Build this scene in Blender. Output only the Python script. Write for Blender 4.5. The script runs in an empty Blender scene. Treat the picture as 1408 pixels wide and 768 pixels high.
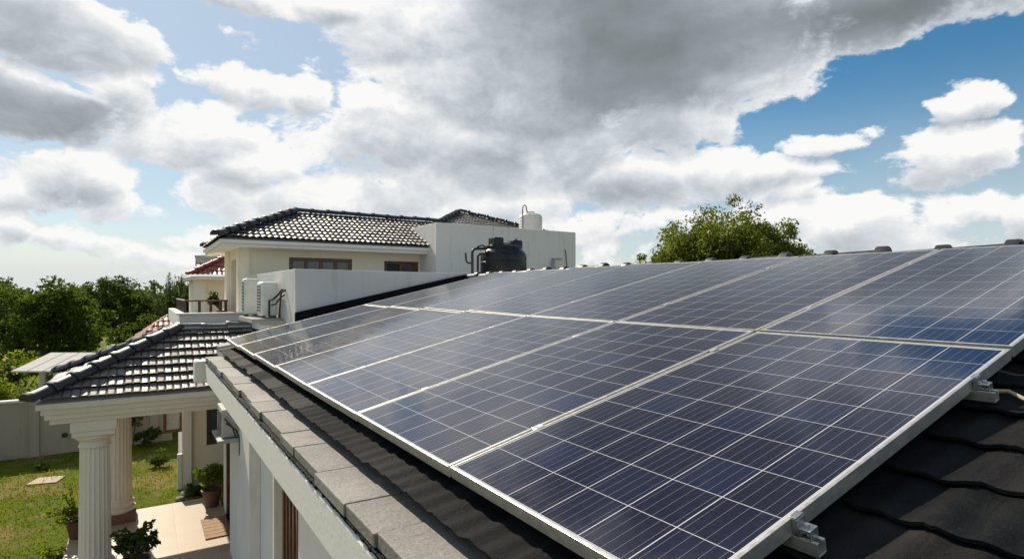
import bpy, bmesh, math, random
import numpy as np
from mathutils import Vector, Matrix

random.seed(11)
rng = np.random.default_rng(7)
S = bpy.context.scene
COL = S.collection
R = math.radians
PI = math.pi
H = 4.75                      # eye height above the lawn; all z below are given from eye height and lifted by H

# ------------------------------------------------------------------ camera
cam_d = bpy.data.cameras.new('camera')
cam = bpy.data.objects.new('camera', cam_d)
COL.objects.link(cam)
cam.location = (0, 0, H)
cam.rotation_euler = (R(90), 0, -0.5725)
cam_d.sensor_width = 36
cam_d.lens = 788.1 / 1408 * 36
cam_d.shift_y = 16.67 / 1408
cam_d.clip_start = 0.05
cam_d.clip_end = 5000
S.camera = cam

# ------------------------------------------------------------------ node helpers
class Sock:
    """a socket with arithmetic: every operation adds one Math node"""
    def __init__(s, nt, so): s.nt = nt; s.so = so
    def _m(s, op, *a, clamp=False):
        n = s.nt.nodes.new('ShaderNodeMath'); n.operation = op; n.use_clamp = clamp
        for i, v in enumerate((s,) + a):
            if isinstance(v, Sock): s.nt.links.new(v.so, n.inputs[i])
            else: n.inputs[i].default_value = v
        return Sock(s.nt, n.outputs[0])
    def __add__(s, o): return s._m('ADD', o)
    def __sub__(s, o): return s._m('SUBTRACT', o)
    def __mul__(s, o): return s._m('MULTIPLY', o)
    def __truediv__(s, o): return s._m('DIVIDE', o)
    def smax(s, o, k): return s._m('SMOOTH_MAX', o, k)
    def max(s, o): return s._m('MAXIMUM', o)
    def min(s, o): return s._m('MINIMUM', o)
    def lt(s, o): return s._m('LESS_THAN', o)
    def frac(s): return s._m('FRACT')
    def floor(s): return s._m('FLOOR')
    def abs(s): return s._m('ABSOLUTE')
    def clamp(s): return s._m('ADD', 0.0, clamp=True)
    def step(s, a, b, lo=0.0, hi=1.0, kind='SMOOTHSTEP'):
        n = s.nt.nodes.new('ShaderNodeMapRange'); n.interpolation_type = kind
        s.nt.links.new(s.so, n.inputs['Value'])
        n.inputs['From Min'].default_value = a; n.inputs['From Max'].default_value = b
        n.inputs['To Min'].default_value = lo; n.inputs['To Max'].default_value = hi
        return Sock(s.nt, n.outputs['Result'])

def vmath(nt, op, a, b=None, c=None, out=0):
    n = nt.nodes.new('ShaderNodeVectorMath'); n.operation = op
    for i, v in enumerate((a, b, c)):
        if v is None: continue
        if isinstance(v, Sock): nt.links.new(v.so, n.inputs[i])
        elif isinstance(v, (int, float)): n.inputs[3].default_value = v
        else: n.inputs[i].default_value = v
    return Sock(nt, n.outputs[out])

def noise(nt, vec, scale, detail=4, rough=0.55, lac=2.0, dist=0.0, color=False):
    n = nt.nodes.new('ShaderNodeTexNoise')
    n.inputs['Scale'].default_value = scale; n.inputs['Detail'].default_value = detail
    n.inputs['Roughness'].default_value = rough; n.inputs['Lacunarity'].default_value = lac
    n.inputs['Distortion'].default_value = dist
    if vec is not None: nt.links.new(vec.so, n.inputs['Vector'])
    return Sock(nt, n.outputs['Color' if color else 'Fac'])

def mixc(nt, fac, a, b, mode='MIX'):
    n = nt.nodes.new('ShaderNodeMix'); n.data_type = 'RGBA'; n.blend_type = mode
    def put(so, v):
        if isinstance(v, Sock): nt.links.new(v.so, so)
        elif isinstance(v, (int, float)): so.default_value = v
        else: so.default_value = (*v, 1.0) if len(v) == 3 else v
    put(n.inputs[0], fac); put(n.inputs[6], a); put(n.inputs[7], b)
    return Sock(nt, n.outputs[2])

def combine(nt, x, y, z):
    n = nt.nodes.new('ShaderNodeCombineXYZ')
    for i, v in enumerate((x, y, z)):
        if isinstance(v, Sock): nt.links.new(v.so, n.inputs[i])
        else: n.inputs[i].default_value = v
    return Sock(nt, n.outputs[0])

def separate(nt, v):
    n = nt.nodes.new('ShaderNodeSeparateXYZ'); nt.links.new(v.so, n.inputs[0])
    return [Sock(nt, n.outputs[i]) for i in range(3)]

# ------------------------------------------------------------------ sun and sky
SUN_EL, SUN_AZ = 40.0, -9.0          # degrees; azimuth from +Y towards +X
sun_dir = Vector((math.sin(R(SUN_AZ)) * math.cos(R(SUN_EL)), math.cos(R(SUN_AZ)) * math.cos(R(SUN_EL)), math.sin(R(SUN_EL))))
sd = bpy.data.lights.new('sun', 'SUN'); sd.energy = 4.8; sd.angle = R(0.5); sd.color = (1.0, 0.90, 0.74)
sun = bpy.data.objects.new('sun', sd); COL.objects.link(sun)
sun.rotation_euler = sun_dir.to_track_quat('Z', 'Y').to_euler()
sun.location = (0, 0, 60)

W = bpy.data.worlds.new('World'); S.world = W; W.use_nodes = True
nt = W.node_tree; nt.nodes.clear()
W.cycles.sampling_method = 'MANUAL'; W.cycles.sample_map_resolution = 512
sky = nt.nodes.new('ShaderNodeTexSky'); sky.sky_type = 'NISHITA'; sky.sun_disc = False
sky.sun_elevation = R(SUN_EL); sky.sun_rotation = R(SUN_AZ)
sky.air_density = 1.1; sky.dust_density = 0.3; sky.ozone_density = 2.0
bg_sky = nt.nodes.new('ShaderNodeBackground'); bg_sky.inputs[1].default_value = 0.080
hs = nt.nodes.new('ShaderNodeHueSaturation'); hs.inputs['Saturation'].default_value = 1.36; hs.inputs['Hue'].default_value = 0.492
nt.links.new(sky.outputs[0], hs.inputs['Color']); nt.links.new(hs.outputs[0], bg_sky.inputs[0])
tc = nt.nodes.new('ShaderNodeTexCoord')
D = Sock(nt, tc.outputs['Generated'])
dx, dy, dz = separate(nt, D)
az = dx._m('ARCTAN2', dy); el = dz._m('ARCSINE')
# warp so that cloud outlines billow
wv = noise(nt, D, 5.0, 3, 0.5, color=True)
wv = vmath(nt, 'SUBTRACT', wv, (0.5, 0.5, 0.5))
flat = vmath(nt, 'MULTIPLY', D, (1.0, 1.0, 1.7))
pn = vmath(nt, 'MULTIPLY_ADD', wv, (0.10, 0.10, 0.10), flat)
azel = combine(nt, az, el, 0.0)
pw = vmath(nt, 'MULTIPLY_ADD', wv, (0.12, 0.08, 0.0), azel)
wv2 = vmath(nt, 'SUBTRACT', noise(nt, D, 17.0, 4, 0.6, color=True), (0.5, 0.5, 0.5))
pw = vmath(nt, 'MULTIPLY_ADD', wv2, (0.045, 0.030, 0.0), pw)
# clouds by azimuth, elevation, half-widths (radians) and thickness
CLOUDS = [(0.129, 0.193, 0.446, 0.132, 0.2), (0.567, 0.071, 1.015, 0.05, 0.3), (0.681, 0.572, 0.539, 0.125, 2.0), (0.84, 0.709, 0.496, 0.12, 1.8), (0.743, 0.403, 0.382, 0.159, 2.6), (0.887, 0.421, 0.161, 0.121, 2.2), (0.593, 0.342, 0.292, 0.135, 2.2), (0.441, 0.426, 0.187, 0.078, 1.9), (0.392, 0.269, 0.147, 0.093, 1.7), (0.542, 0.231, 0.19, 0.09, 1.7), (0.694, 0.242, 0.15, 0.071, 1.6), (0.852, 0.28, 0.117, 0.068, 1.5), (0.284, 0.449, 0.082, 0.03, 1.2), (1.183, 0.399, 0.141, 0.064, 2.2), (1.125, 0.371, 0.074, 0.042, 1.5), (1.281, 0.385, 0.066, 0.037, 1.5), (-0.105, 0.338, 0.131, 0.053, 2.0), (-0.005, 0.338, 0.053, 0.038, 1.3), (-0.128, 0.239, 0.119, 0.057, 2.0), (-0.04, 0.264, 0.076, 0.044, 1.3), (0.129, 0.435, 0.124, 0.03, 1.3), (0.14, 0.311, 0.105, 0.035, 1.35), (0.215, 0.317, 0.045, 0.032, 1.2), (0.067, 0.31, 0.049, 0.018, 0.8), (-0.005, 0.295, 0.049, 0.029, 0.9), (0.089, 0.238, 0.109, 0.053, 1.35), (0.013, 0.223, 0.073, 0.041, 1.1), (0.15, 0.212, 0.085, 0.044, 1.2), (-0.073, 0.153, 0.077, 0.042, 1.4), (-0.113, 0.123, 0.053, 0.027, 0.9), (-0.014, 0.122, 0.07, 0.031, 1.0), (-0.149, 0.086, 0.029, 0.024, 0.9), (0.261, 0.157, 0.138, 0.053, 1.2), (0.404, 0.18, 0.13, 0.073, 1.35), (0.109, 0.156, 0.091, 0.047, 1.0), (0.319, 0.111, 0.238, 0.03, 0.7), (0.555, 0.152, 0.14, 0.05, 1.2), (0.491, 0.127, 0.113, 0.05, 1.0), (-0.057, 0.072, 0.091, 0.024, 0.8), (0.129, 0.087, 0.124, 0.03, 0.8), (0.343, 0.081, 0.144, 0.027, 0.8), (0.04, 0.055, 0.141, 0.022, 0.6), (0.643, 0.102, 0.139, 0.035, 0.9), (-0.142, 0.125, 0.043, 0.024, 0.8), (0.792, 0.187, 0.139, 0.054, 1.6), (0.898, 0.197, 0.102, 0.04, 1.1), (1.002, 0.187, 0.11, 0.027, 1.0), (1.073, 0.224, 0.073, 0.021, 0.95), (1.018, 0.154, 0.062, 0.034, 0.9), (1.236, 0.243, 0.052, 0.03, 1.35), (1.255, 0.251, 0.027, 0.017, 0.9), (1.224, 0.185, 0.079, 0.041, 1.6), (1.116, 0.098, 0.116, 0.052, 1.2), (1.212, 0.117, 0.09, 0.03, 1.0), (1.292, 0.1, 0.043, 0.042, 1.4), (0.986, 0.111, 0.106, 0.034, 0.8), (0.792, 0.112, 0.145, 0.043, 0.95)]  # the highest ones lie out of view, added for the panels' reflections
DARKS = [(0.694, 0.589, 0.475, 0.104, 1.2), (0.852, 0.714, 0.492, 0.125, 1.2), (0.792, 0.383, 0.26, 0.122, 1.05), (0.943, 0.423, 0.121, 0.059, 0.3), (0.618, 0.439, 0.127, 0.073, 0.12), (0.491, 0.26, 0.176, 0.059, 0.06), (0.694, 0.248, 0.188, 0.047, 0.14), (1.17, 0.398, 0.139, 0.053, 1.15), (-0.128, 0.354, 0.119, 0.043, 0.6), (-0.135, 0.233, 0.092, 0.044, 1.0), (-0.049, 0.243, 0.05, 0.029, 0.25), (-0.073, 0.127, 0.069, 0.03, 0.5), (0.804, 0.162, 0.12, 0.031, 0.42), (1.228, 0.164, 0.068, 0.02, 0.3), (1.134, 0.081, 0.136, 0.021, 0.22), (0.466, 0.206, 0.163, 0.041, 0.36), (0.249, 0.103, 0.285, 0.033, 0.3), (0.099, 0.152, 0.08, 0.028, 0.3), (0.296, 0.211, 0.117, 0.035, 0.2), (1.002, 0.172, 0.094, 0.02, 0.25)]  # cloud greys; the highest, unseen ones are added to darken the near panels' reflections
def glow_field(table):
    acc = None
    for a, e, ra, re, s in table:
        v = vmath(nt, 'MULTIPLY_ADD', pw, (1 / ra, 1 / re, 0.0), (-a / ra, -e / re, 0.0))
        g = (vmath(nt, 'DOT_PRODUCT', v, v, out=1) * -0.9)._m('EXPONENT') * s
        acc = g if acc is None else acc + g
    return acc
def field(table, k, pv):
    acc = None
    for a, e, ra, re, s in table:
        v = vmath(nt, 'MULTIPLY_ADD', pv, (1 / ra, 1 / re, 0.0), (-a / ra, -e / re, 0.0))
        q = vmath(nt, 'DOT_PRODUCT', v, v, out=1)
        b = q._m('MULTIPLY_ADD', -s, s)
        acc = b if acc is None else acc.smax(b, k)
    return acc
body = field(CLOUDS, 0.12, pw).max(-1.6)
body_up = field(CLOUDS, 0.12, vmath(nt, 'ADD', pw, (0.004, 0.018, 0.0))).max(-1.6)
under = (body_up - body)._m('MINIMUM', 0.8).max(-0.8)          # undersides of the cloud heaps
# outside the mapped part of the sky: broken cloud by noise alone
big = noise(nt, flat, 2.3, 3, 0.5)
front = vmath(nt, 'DOT_PRODUCT', D, (0.535, 0.832, 0.15), out=1)
away = front.step(0.62, 0.42)
body = body * (away * -1.0 + 1.0) + (big - 0.5) * 5.0 * away
fb = noise(nt, pn, 8.0, 12, 0.63, 2.1)
fb2 = noise(nt, vmath(nt, 'ADD', pn, (-0.030, 0.006, 0.050)), 8.0, 6, 0.60, 2.1)
vor = nt.nodes.new('ShaderNodeTexVoronoi'); vor.inputs['Scale'].default_value = 13
vor.inputs['Detail'].default_value = 3; vor.inputs['Roughness'].default_value = 0.55; vor.inputs['Lacunarity'].default_value = 2.3
nt.links.new(vmath(nt, 'MULTIPLY_ADD', wv, (0.06, 0.06, 0.06), pn).so, vor.inputs['Vector'])
vor.normalize = True
pd_ = Sock(nt, vor.outputs['Distance'])
puff = pd_ * pd_ * 1.6
dens = body + (fb - 0.5) * 3.4 + (puff * -2.1 + 0.16)
dens = dens + (noise(nt, pn, 34.0, 6, 0.62) - 0.5) * 0.9
alpha = dens.step(-0.14, 0.40)
veil = el.step(0.34, 0.02) * 0.80 * noise(nt, flat, 3.0, 4, 0.5).step(0.15, 0.65, 0.35, 1.0)
sunward = vmath(nt, 'DOT_PRODUCT', D, tuple(sun_dir), out=1).step(0.45, 0.92) * 0.58
veil = veil.max(sunward).max(el.step(0.14, 0.0) * 0.92)     # pale veil towards the horizon
slow = noise(nt, pn, 3.5, 4, 0.45)
dark = glow_field(DARKS) * (slow * 1.0 + 0.12) + away * (big - 0.45) * 1.6
relief = (fb - fb2) * 1.15 + puff * -0.55 + 0.10 - under * 0.60
thick = dens.step(0.0, 1.2)
edge = dens.step(0.75, 0.10) * 0.07
shade = (dark * thick + 0.10 + (slow - 0.5) * 0.16 * thick) - edge - relief * (dark * -0.9 + 1.0).max(0.10) * 0.8
ramp = nt.nodes.new('ShaderNodeValToRGB')
nt.links.new(shade.so, ramp.inputs[0])
cr = ramp.color_ramp; cr.interpolation = 'LINEAR'
cr.elements[0].position = 0.0; cr.elements[0].color = (1.0, 0.995, 0.985, 1)
cr.elements[1].position = 1.0; cr.elements[1].color = (0.20, 0.228, 0.242, 1)
for p_, c_ in ((0.20, (0.75, 0.785, 0.815)), (0.42, (0.52, 0.572, 0.612)), (0.70, (0.315, 0.352, 0.378))):
    e_ = cr.elements.new(p_); e_.color = (*c_, 1)
bg_cl = nt.nodes.new('ShaderNodeBackground'); bg_cl.inputs[1].default_value = 0.79
nt.links.new(ramp.outputs[0], bg_cl.inputs[0])
ms = nt.nodes.new('ShaderNodeMixShader')
bg_v = nt.nodes.new('ShaderNodeBackground'); bg_v.inputs[0].default_value = (0.64, 0.71, 0.76, 1); bg_v.inputs[1].default_value = 0.84
mv = nt.nodes.new('ShaderNodeMixShader'); nt.links.new(veil.so, mv.inputs[0]); nt.links.new(bg_sky.outputs[0], mv.inputs[1]); nt.links.new(bg_v.outputs[0], mv.inputs[2])
nt.links.new(alpha.so, ms.inputs[0]); nt.links.new(mv.outputs[0], ms.inputs[1]); nt.links.new(bg_cl.outputs[0], ms.inputs[2])
wo = nt.nodes.new('ShaderNodeOutputWorld'); nt.links.new(ms.outputs[0], wo.inputs[0])

S.view_settings.view_transform = 'Standard'; S.view_settings.look = 'None'
S.view_settings.exposure = 0.28; S.view_settings.gamma = 1.0
S.view_settings.use_curve_mapping = False
S.render.engine = 'CYCLES'
S.cycles.max_bounces = 8; S.cycles.transparent_max_bounces = 8
S.cycles.use_denoising = True

# ------------------------------------------------------------------ mesh builder and tagging
class MB:
    def __init__(s): s.v = []; s.f = []; s.mi = []
    def add(s, vs, fs):
        o = len(s.v); s.v.extend([tuple(v) for v in vs]); s.f.extend([tuple(i + o for i in f) for f in fs])
        return s
    def box(s, x0, x1, y0, y1, z0, z1):
        x0, x1 = min(x0, x1), max(x0, x1); y0, y1 = min(y0, y1), max(y0, y1); z0, z1 = min(z0, z1), max(z0, z1)
        v = [(x0,y0,z0),(x1,y0,z0),(x1,y1,z0),(x0,y1,z0),(x0,y0,z1),(x1,y0,z1),(x1,y1,z1),(x0,y1,z1)]
        return s.add(v, [(0,3,2,1),(4,5,6,7),(0,1,5,4),(1,2,6,5),(2,3,7,6),(3,0,4,7)])
    def obox(s, c, ax, ay, az_, hx, hy, hz):
        c = Vector(c); ax, ay, az_ = (Vector(a).normalized() for a in (ax, ay, az_))
        v = [c + ax*hx*i + ay*hy*j + az_*hz*k for k in (-1,1) for (i,j) in ((-1,-1),(1,-1),(1,1),(-1,1))]
        return s.add(v, [(0,3,2,1),(4,5,6,7),(0,1,5,4),(1,2,6,5),(2,3,7,6),(3,0,4,7)])
    def bar(s, p, q, w, h, up=(0,0,1)):
        p, q = Vector(p), Vector(q); d = (q - p); L = d.length; d.normalize()
        side = d.cross(Vector(up)); side.normalize(); u = side.cross(d)
        return s.obox((p + q) / 2, d, side, u, L/2, w/2, h/2)
    def tube(s, pts, r, n=10, cap=True):
        pts = [Vector(p) for p in pts]; rs = r if isinstance(r, (list, tuple)) else [r] * len(pts)
        vs = []; fs = []; prev = None
        for i, p in enumerate(pts):
            d = (pts[min(i+1, len(pts)-1)] - pts[max(i-1, 0)]).normalized()
            if prev is None:
                a = d.orthogonal().normalized()
            else:
                a = prev - d * prev.dot(d)
                a = a.normalized() if a.length > 1e-6 else d.orthogonal().normalized()
            prev = a; b = d.cross(a)
            for k in range(n):
                t = 2*PI*k/n; vs.append(p + (a*math.cos(t) + b*math.sin(t)) * rs[i])
        for i in range(len(pts)-1):
            for k in range(n):
                k2 = (k+1) % n; fs.append((i*n+k, i*n+k2, (i+1)*n+k2, (i+1)*n+k))
        if cap: fs.append(tuple(range(n-1, -1, -1))); fs.append(tuple((len(pts)-1)*n + k for k in range(n)))
        return s.add(vs, fs)
    def lathe(s, prof, c=(0,0,0), n=32, rfun=None):
        vs = []; fs = []
        for i, (r, z) in enumerate(prof):
            for k in range(n):
                t = 2*PI*k/n; rr = r * (rfun(t, z) if rfun else 1)
                vs.append((c[0] + rr*math.cos(t), c[1] + rr*math.sin(t), c[2] + z))
        for i in range(len(prof)-1):
            for k in range(n):
                k2 = (k+1) % n; fs.append((i*n+k, i*n+k2, (i+1)*n+k2, (i+1)*n+k))
        fs.append(tuple(range(n-1, -1, -1))); fs.append(tuple((len(prof)-1)*n + k for k in range(n)))
        return s.add(vs, fs)
    def prism(s, poly, a, b, axis):
        """extrude a 2D polygon along axis ('x','y','z') from a to b"""
        m = len(poly)
        def P(p, t): return {'x': (t, p[0], p[1]), 'y': (p[0], t, p[1]), 'z': (p[0], p[1], t)}[axis]
        vs = [P(p, a) for p in poly] + [P(p, b) for p in poly]
        fs = [tuple(range(m-1, -1, -1)), tuple(range(m, 2*m))] + [(i, (i+1) % m, m + (i+1) % m, m + i) for i in range(m)]
        return s.add(vs, fs)
    def build(s, name, mat, parent=None, smooth=False, bevel=0.0, local=False, fix=True):
        me = bpy.data.meshes.new(name)
        me.from_pydata(s.v, [], s.f)
        if fix and len(s.f) < 60000:
            bm = bmesh.new(); bm.from_mesh(me); bmesh.ops.recalc_face_normals(bm, faces=bm.faces); bm.to_mesh(me); bm.free()
        me.materials.append(mat)
        o = bpy.data.objects.new(name, me); COL.objects.link(o)
        if not local:
            off = Vector((0, 0, H))
            base = world_loc(parent) if parent else Vector((0, 0, 0))
            me.transform(Matrix.Translation(off - base))
        if parent: o.parent = parent
        if smooth: shade_smooth(me, smooth if isinstance(smooth, (int, float)) and smooth is not True else 40)
        if bevel:
            b = o.modifiers.new('bevel', 'BEVEL'); b.width = bevel; b.segments = 2; b.limit_method = 'ANGLE'; b.angle_limit = R(40)
        return o

def world_loc(o):
    v = Vector((0, 0, 0))
    while o: v += o.location; o = o.parent
    return v

def shade_smooth(me, ang):
    me.polygons.foreach_set('use_smooth', [True] * len(me.polygons))
    bm = bmesh.new(); bm.from_mesh(me)
    for e in bm.edges:
        e.smooth = not (len(e.link_faces) == 2 and e.calc_face_angle(0) > R(ang))
    bm.to_mesh(me); bm.free()

def tag(o, label=None, cat=None, group=None, kind=None):
    if label: o['label'] = label
    if cat: o['category'] = cat
    if group: o['group'] = group
    if kind: o['kind'] = kind
    return o

def thing(name, loc, label, cat, group=None):
    o = bpy.data.objects.new(name, None); COL.objects.link(o)
    o.location = (loc[0], loc[1], loc[2] + H); o.empty_display_size = 0.2
    return tag(o, label, cat, group)

def raw_mesh(name, V, F, mat, parent=None, smooth=False):
    """numpy vertices (eye-height z) and equal-sized faces"""
    me = bpy.data.meshes.new(name)
    V = np.asarray(V, dtype=np.float32).copy(); V[:, 2] += H
    if parent: V -= np.array(world_loc(parent), dtype=np.float32)
    k = F.shape[1]
    me.vertices.add(len(V)); me.vertices.foreach_set('co', V.ravel())
    me.loops.add(F.size); me.loops.foreach_set('vertex_index', F.astype(np.int32).ravel())
    me.polygons.add(len(F)); me.polygons.foreach_set('loop_start', np.arange(0, F.size, k, dtype=np.int32))
    me.update(calc_edges=True); me.validate()
    me.materials.append(mat)
    if smooth: me.polygons.foreach_set('use_smooth', [True] * len(me.polygons))
    o = bpy.data.objects.new(name, me); COL.objects.link(o)
    if parent: o.parent = parent
    return o

# ------------------------------------------------------------------ materials
def new_mat(name):
    m = bpy.data.materials.new(name); m.use_nodes = True
    n = m.node_tree; b = n.nodes['Principled BSDF']
    t = n.nodes.new('ShaderNodeTexCoord')
    return m, n, b, Sock(n, t.outputs['Object']), t

def setc(n, so, v):
    if isinstance(v, Sock): n.links.new(v.so, so)
    else: so.default_value = (*v, 1) if isinstance(v, (tuple, list)) and len(v) == 3 else v

def bump(n, b, h, strength=0.3, dist=0.01):
    k = n.nodes.new('ShaderNodeBump'); k.inputs['Strength'].default_value = strength; k.inputs['Distance'].default_value = dist
    n.links.new(h.so, k.inputs['Height']); n.links.new(k.outputs[0], b.inputs['Normal'])

def wpos(n):
    g = n.nodes.new('ShaderNodeNewGeometry'); return Sock(n, g.outputs['Position']), g

def plaster(name, col, dirt=0.35, dirt_col=(0.30, 0.26, 0.20), rough=0.85):
    m, n, b, oc, t = new_mat(name)
    p, g = wpos(n)
    c1 = noise(n, p, 0.9, 5, 0.6)
    streak = noise(n, vmath(n, 'MULTIPLY', p, (5.0, 5.0, 0.45)), 1.6, 5, 0.62)
    fine = noise(n, p, 38, 4, 0.6)
    f = streak.step(0.54, 0.72) * dirt + c1.step(0.45, 0.85) * dirt * 0.5
    c = mixc(n, f, col, tuple(a * 0.45 + d * 0.55 for a, d in zip(col, dirt_col)))
    c = mixc(n, fine.step(0.35, 0.75) * 0.16, c, tuple(a * 0.78 for a in col))
    setc(n, b.inputs['Base Color'], c); b.inputs['Roughness'].default_value = rough
    b.inputs['Specular IOR Level'].default_value = 0.25
    bump(n, b, fine + noise(n, p, 9, 3, 0.5) * 0.7, 0.25, 0.006)
    return m

def simple(name, col, rough=0.5, metal=0.0, var=0.15, scale=12, bumpy=0.0, spec=0.5):
    m, n, b, oc, t = new_mat(name)
    p, g = wpos(n)
    f = noise(n, p, scale, 5, 0.6)
    c = mixc(n, f.step(0.3, 0.75), tuple(a * (1 - var) for a in col), tuple(min(1, a * (1 + var)) for a in col))
    setc(n, b.inputs['Base Color'], c)
    r = f.step(0.25, 0.8, max(0.02, rough - 0.08), min(1, rough + 0.1)); n.links.new(r.so, b.inputs['Roughness'])
    b.inputs['Metallic'].default_value = metal; b.inputs['Specular IOR Level'].default_value = spec
    if bumpy: bump(n, b, f, bumpy, 0.01)
    return m

def tile_mat(name, col, col2, rough=0.4, spec=0.5, dust=0.2):
    m, n, b, oc, t = new_mat(name)
    p, g = wpos(n)
    at = n.nodes.new('ShaderNodeAttribute'); at.attribute_name = 'tile'
    rv = Sock(n, at.outputs['Fac'])
    c = mixc(n, rv, col, col2)
    grit = noise(n, p, 75, 5, 0.72)
    blot = noise(n, p, 3.2, 5, 0.62)
    c = mixc(n, blot.step(0.48, 0.8) * dust, c, (0.20, 0.18, 0.15))
    c = mixc(n, grit.step(0.52, 0.78) * (dust + 0.03), c, (0.16, 0.15, 0.14))
    setc(n, b.inputs['Base Color'], c)
    r = (grit * 0.25 + rv * 0.26 + (rough - 0.24)); n.links.new(r.so, b.inputs['Roughness'])
    b.inputs['Specular IOR Level'].default_value = spec
    stre = noise(n, vmath(n, 'MULTIPLY', p, (2.0, 22.0, 2.0)), 2.0, 5, 0.7)
    c = mixc(n, stre.step(0.55, 0.8) * 0.30, c, tuple(min(1, a*1.7) for a in col2)); setc(n, b.inputs['Base Color'], c)
    bump(n, b, grit + noise(n, p, 14, 3, 0.5) + stre * 0.6, 0.55, 0.008)
    return m

def leaf_mat(name, c1, c2, trans=0.45, rough=0.65):
    m, n, b, oc, t = new_mat(name)
    p, g = wpos(n)
    rnd = Sock(n, g.outputs['Random Per Island'])
    c = mixc(n, rnd, c1, c2)
    big_ = noise(n, p, 0.5, 3, 0.5)
    c = mixc(n, big_.step(0.35, 0.7) * 0.5, c, tuple(a * 1.5 for a in c2))
    setc(n, b.inputs['Base Color'], c); b.inputs['Roughness'].default_value = rough
    b.inputs['Specular IOR Level'].default_value = 0.14
    tr = n.nodes.new('ShaderNodeBsdfTranslucent')
    tcol = mixc(n, 1.0, c, (1.5, 1.75, 0.55), 'MULTIPLY'); n.links.new(tcol.so, tr.inputs[0])
    mx = n.nodes.new('ShaderNodeMixShader'); mx.inputs[0].default_value = trans
    n.links.new(b.outputs[0], mx.inputs[1]); n.links.new(tr.outputs[0], mx.inputs[2])
    n.links.new(mx.outputs[0], n.nodes['Material Output'].inputs[0])
    return m

M = {}
M['white'] = plaster('white_plaster', (0.74, 0.72, 0.68), 0.5)
M['white_clean'] = plaster('white_trim', (0.80, 0.77, 0.71), 0.16)
M['cream'] = plaster('cream_paint', (0.86, 0.78, 0.63), 0.26)
M['parapet'] = plaster('parapet_paint', (0.62, 0.615, 0.60), 0.55)
M['tower'] = plaster('tower_paint', (0.74, 0.73, 0.68), 0.6)
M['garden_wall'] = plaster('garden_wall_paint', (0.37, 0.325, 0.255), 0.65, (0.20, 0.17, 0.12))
M['column'] = plaster('column_paint', (0.76, 0.69, 0.585), 0.30)
M['tile'] = tile_mat('charcoal_tile', (0.0065, 0.0072, 0.0085), (0.020, 0.019, 0.0195), 0.72, 0.07, 0.07)
M['tile_porch'] = tile_mat('porch_tile', (0.10, 0.087, 0.080), (0.19, 0.162, 0.148), 0.50, 0.5, 0.30)
M['tile_house'] = tile_mat('house_tile', (0.065, 0.061, 0.058), (0.135, 0.122, 0.112), 0.50, 0.5, 0.35)
M['tile_red'] = tile_mat('red_tile', (0.26, 0.06, 0.045), (0.40, 0.12, 0.08), 0.5, 0.5, 0.25)
M['cap'] = simple('ridge_cap_dark', (0.028, 0.030, 0.033), 0.45, var=0.3, scale=8, bumpy=0.2)
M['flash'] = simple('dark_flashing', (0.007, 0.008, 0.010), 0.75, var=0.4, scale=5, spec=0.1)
M['alu'] = simple('anodised_aluminium', (0.64, 0.615, 0.56), 0.42, metal=0.75, var=0.07, scale=30)
M['steel'] = simple('galvanised_steel', (0.58, 0.57, 0.55), 0.33, metal=0.9, var=0.15, scale=40)
M['wood'] = simple('brown_wood', (0.115, 0.048, 0.022), 0.42, var=0.4, scale=9, bumpy=0.1)
M['dark_wood'] = simple('dark_wood', (0.040, 0.018, 0.010), 0.4, var=0.4, scale=9)
M['black'] = simple('black_plastic', (0.0055, 0.0075, 0.013), 0.30, var=0.25, scale=6, spec=0.35)
M['pipe'] = simple('black_pipe', (0.02, 0.02, 0.02), 0.4, var=0.2)
M['white_plastic'] = simple('white_plastic', (0.72, 0.70, 0.66), 0.45, var=0.06, scale=6)
M['ac'] = simple('ac_casing', (0.74, 0.73, 0.68), 0.45, var=0.10, scale=5)
M['grille'] = simple('dark_grille', (0.10, 0.10, 0.10), 0.5)
M['pvc'] = simple('grey_pvc', (0.36, 0.35, 0.33), 0.5, var=0.2)
M['conc'] = plaster('weathered_concrete', (0.40, 0.38, 0.34), 0.6, (0.10, 0.09, 0.08))
M['sheet'] = simple('pale_roof_sheet', (0.46, 0.44, 0.415), 0.8, var=0.18, scale=2.2, spec=0.15)
M['bark'] = simple('bark', (0.09, 0.07, 0.05), 0.9, var=0.35, scale=14, bumpy=0.5)
M['soil'] = simple('soil', (0.06, 0.045, 0.03), 0.95, var=0.4, scale=30, bumpy=0.6)
M['pot'] = simple('brown_pot', (0.115, 0.045, 0.032), 0.5, var=0.25, scale=9)
M['door_dark'] = simple('dark_interior', (0.03, 0.025, 0.02), 0.8)
M['curtain'] = simple('pale_curtain', (0.42, 0.42, 0.40), 0.9, var=0.2, scale=25)
M['leaf'] = leaf_mat('leaf_mid', (0.035, 0.056, 0.008), (0.076, 0.099, 0.014))
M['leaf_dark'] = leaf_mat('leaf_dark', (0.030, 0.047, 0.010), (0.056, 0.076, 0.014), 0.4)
M['leaf_light'] = leaf_mat('leaf_light', (0.085, 0.115, 0.010), (0.15, 0.165, 0.018), 0.5)
M['leaf_olive'] = leaf_mat('leaf_olive', (0.065, 0.082, 0.012), (0.125, 0.132, 0.028), 0.5, 0.4)
M['grass_blade'] = leaf_mat('grass_blade', (0.080, 0.122, 0.005), (0.155, 0.158, 0.014), 0.45, 0.7)
M['petal'] = leaf_mat('petal', (0.55, 0.30, 0.24), (0.65, 0.52, 0.36), 0.4)

def glass_mat():
    m, n, b, oc, t = new_mat('window_glass')
    setc(n, b.inputs['Base Color'], (0.05, 0.055, 0.06)); b.inputs['Roughness'].default_value = 0.05
    b.inputs['Specular IOR Level'].default_value = 0.8
    return m
M['glass'] = glass_mat()

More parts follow.
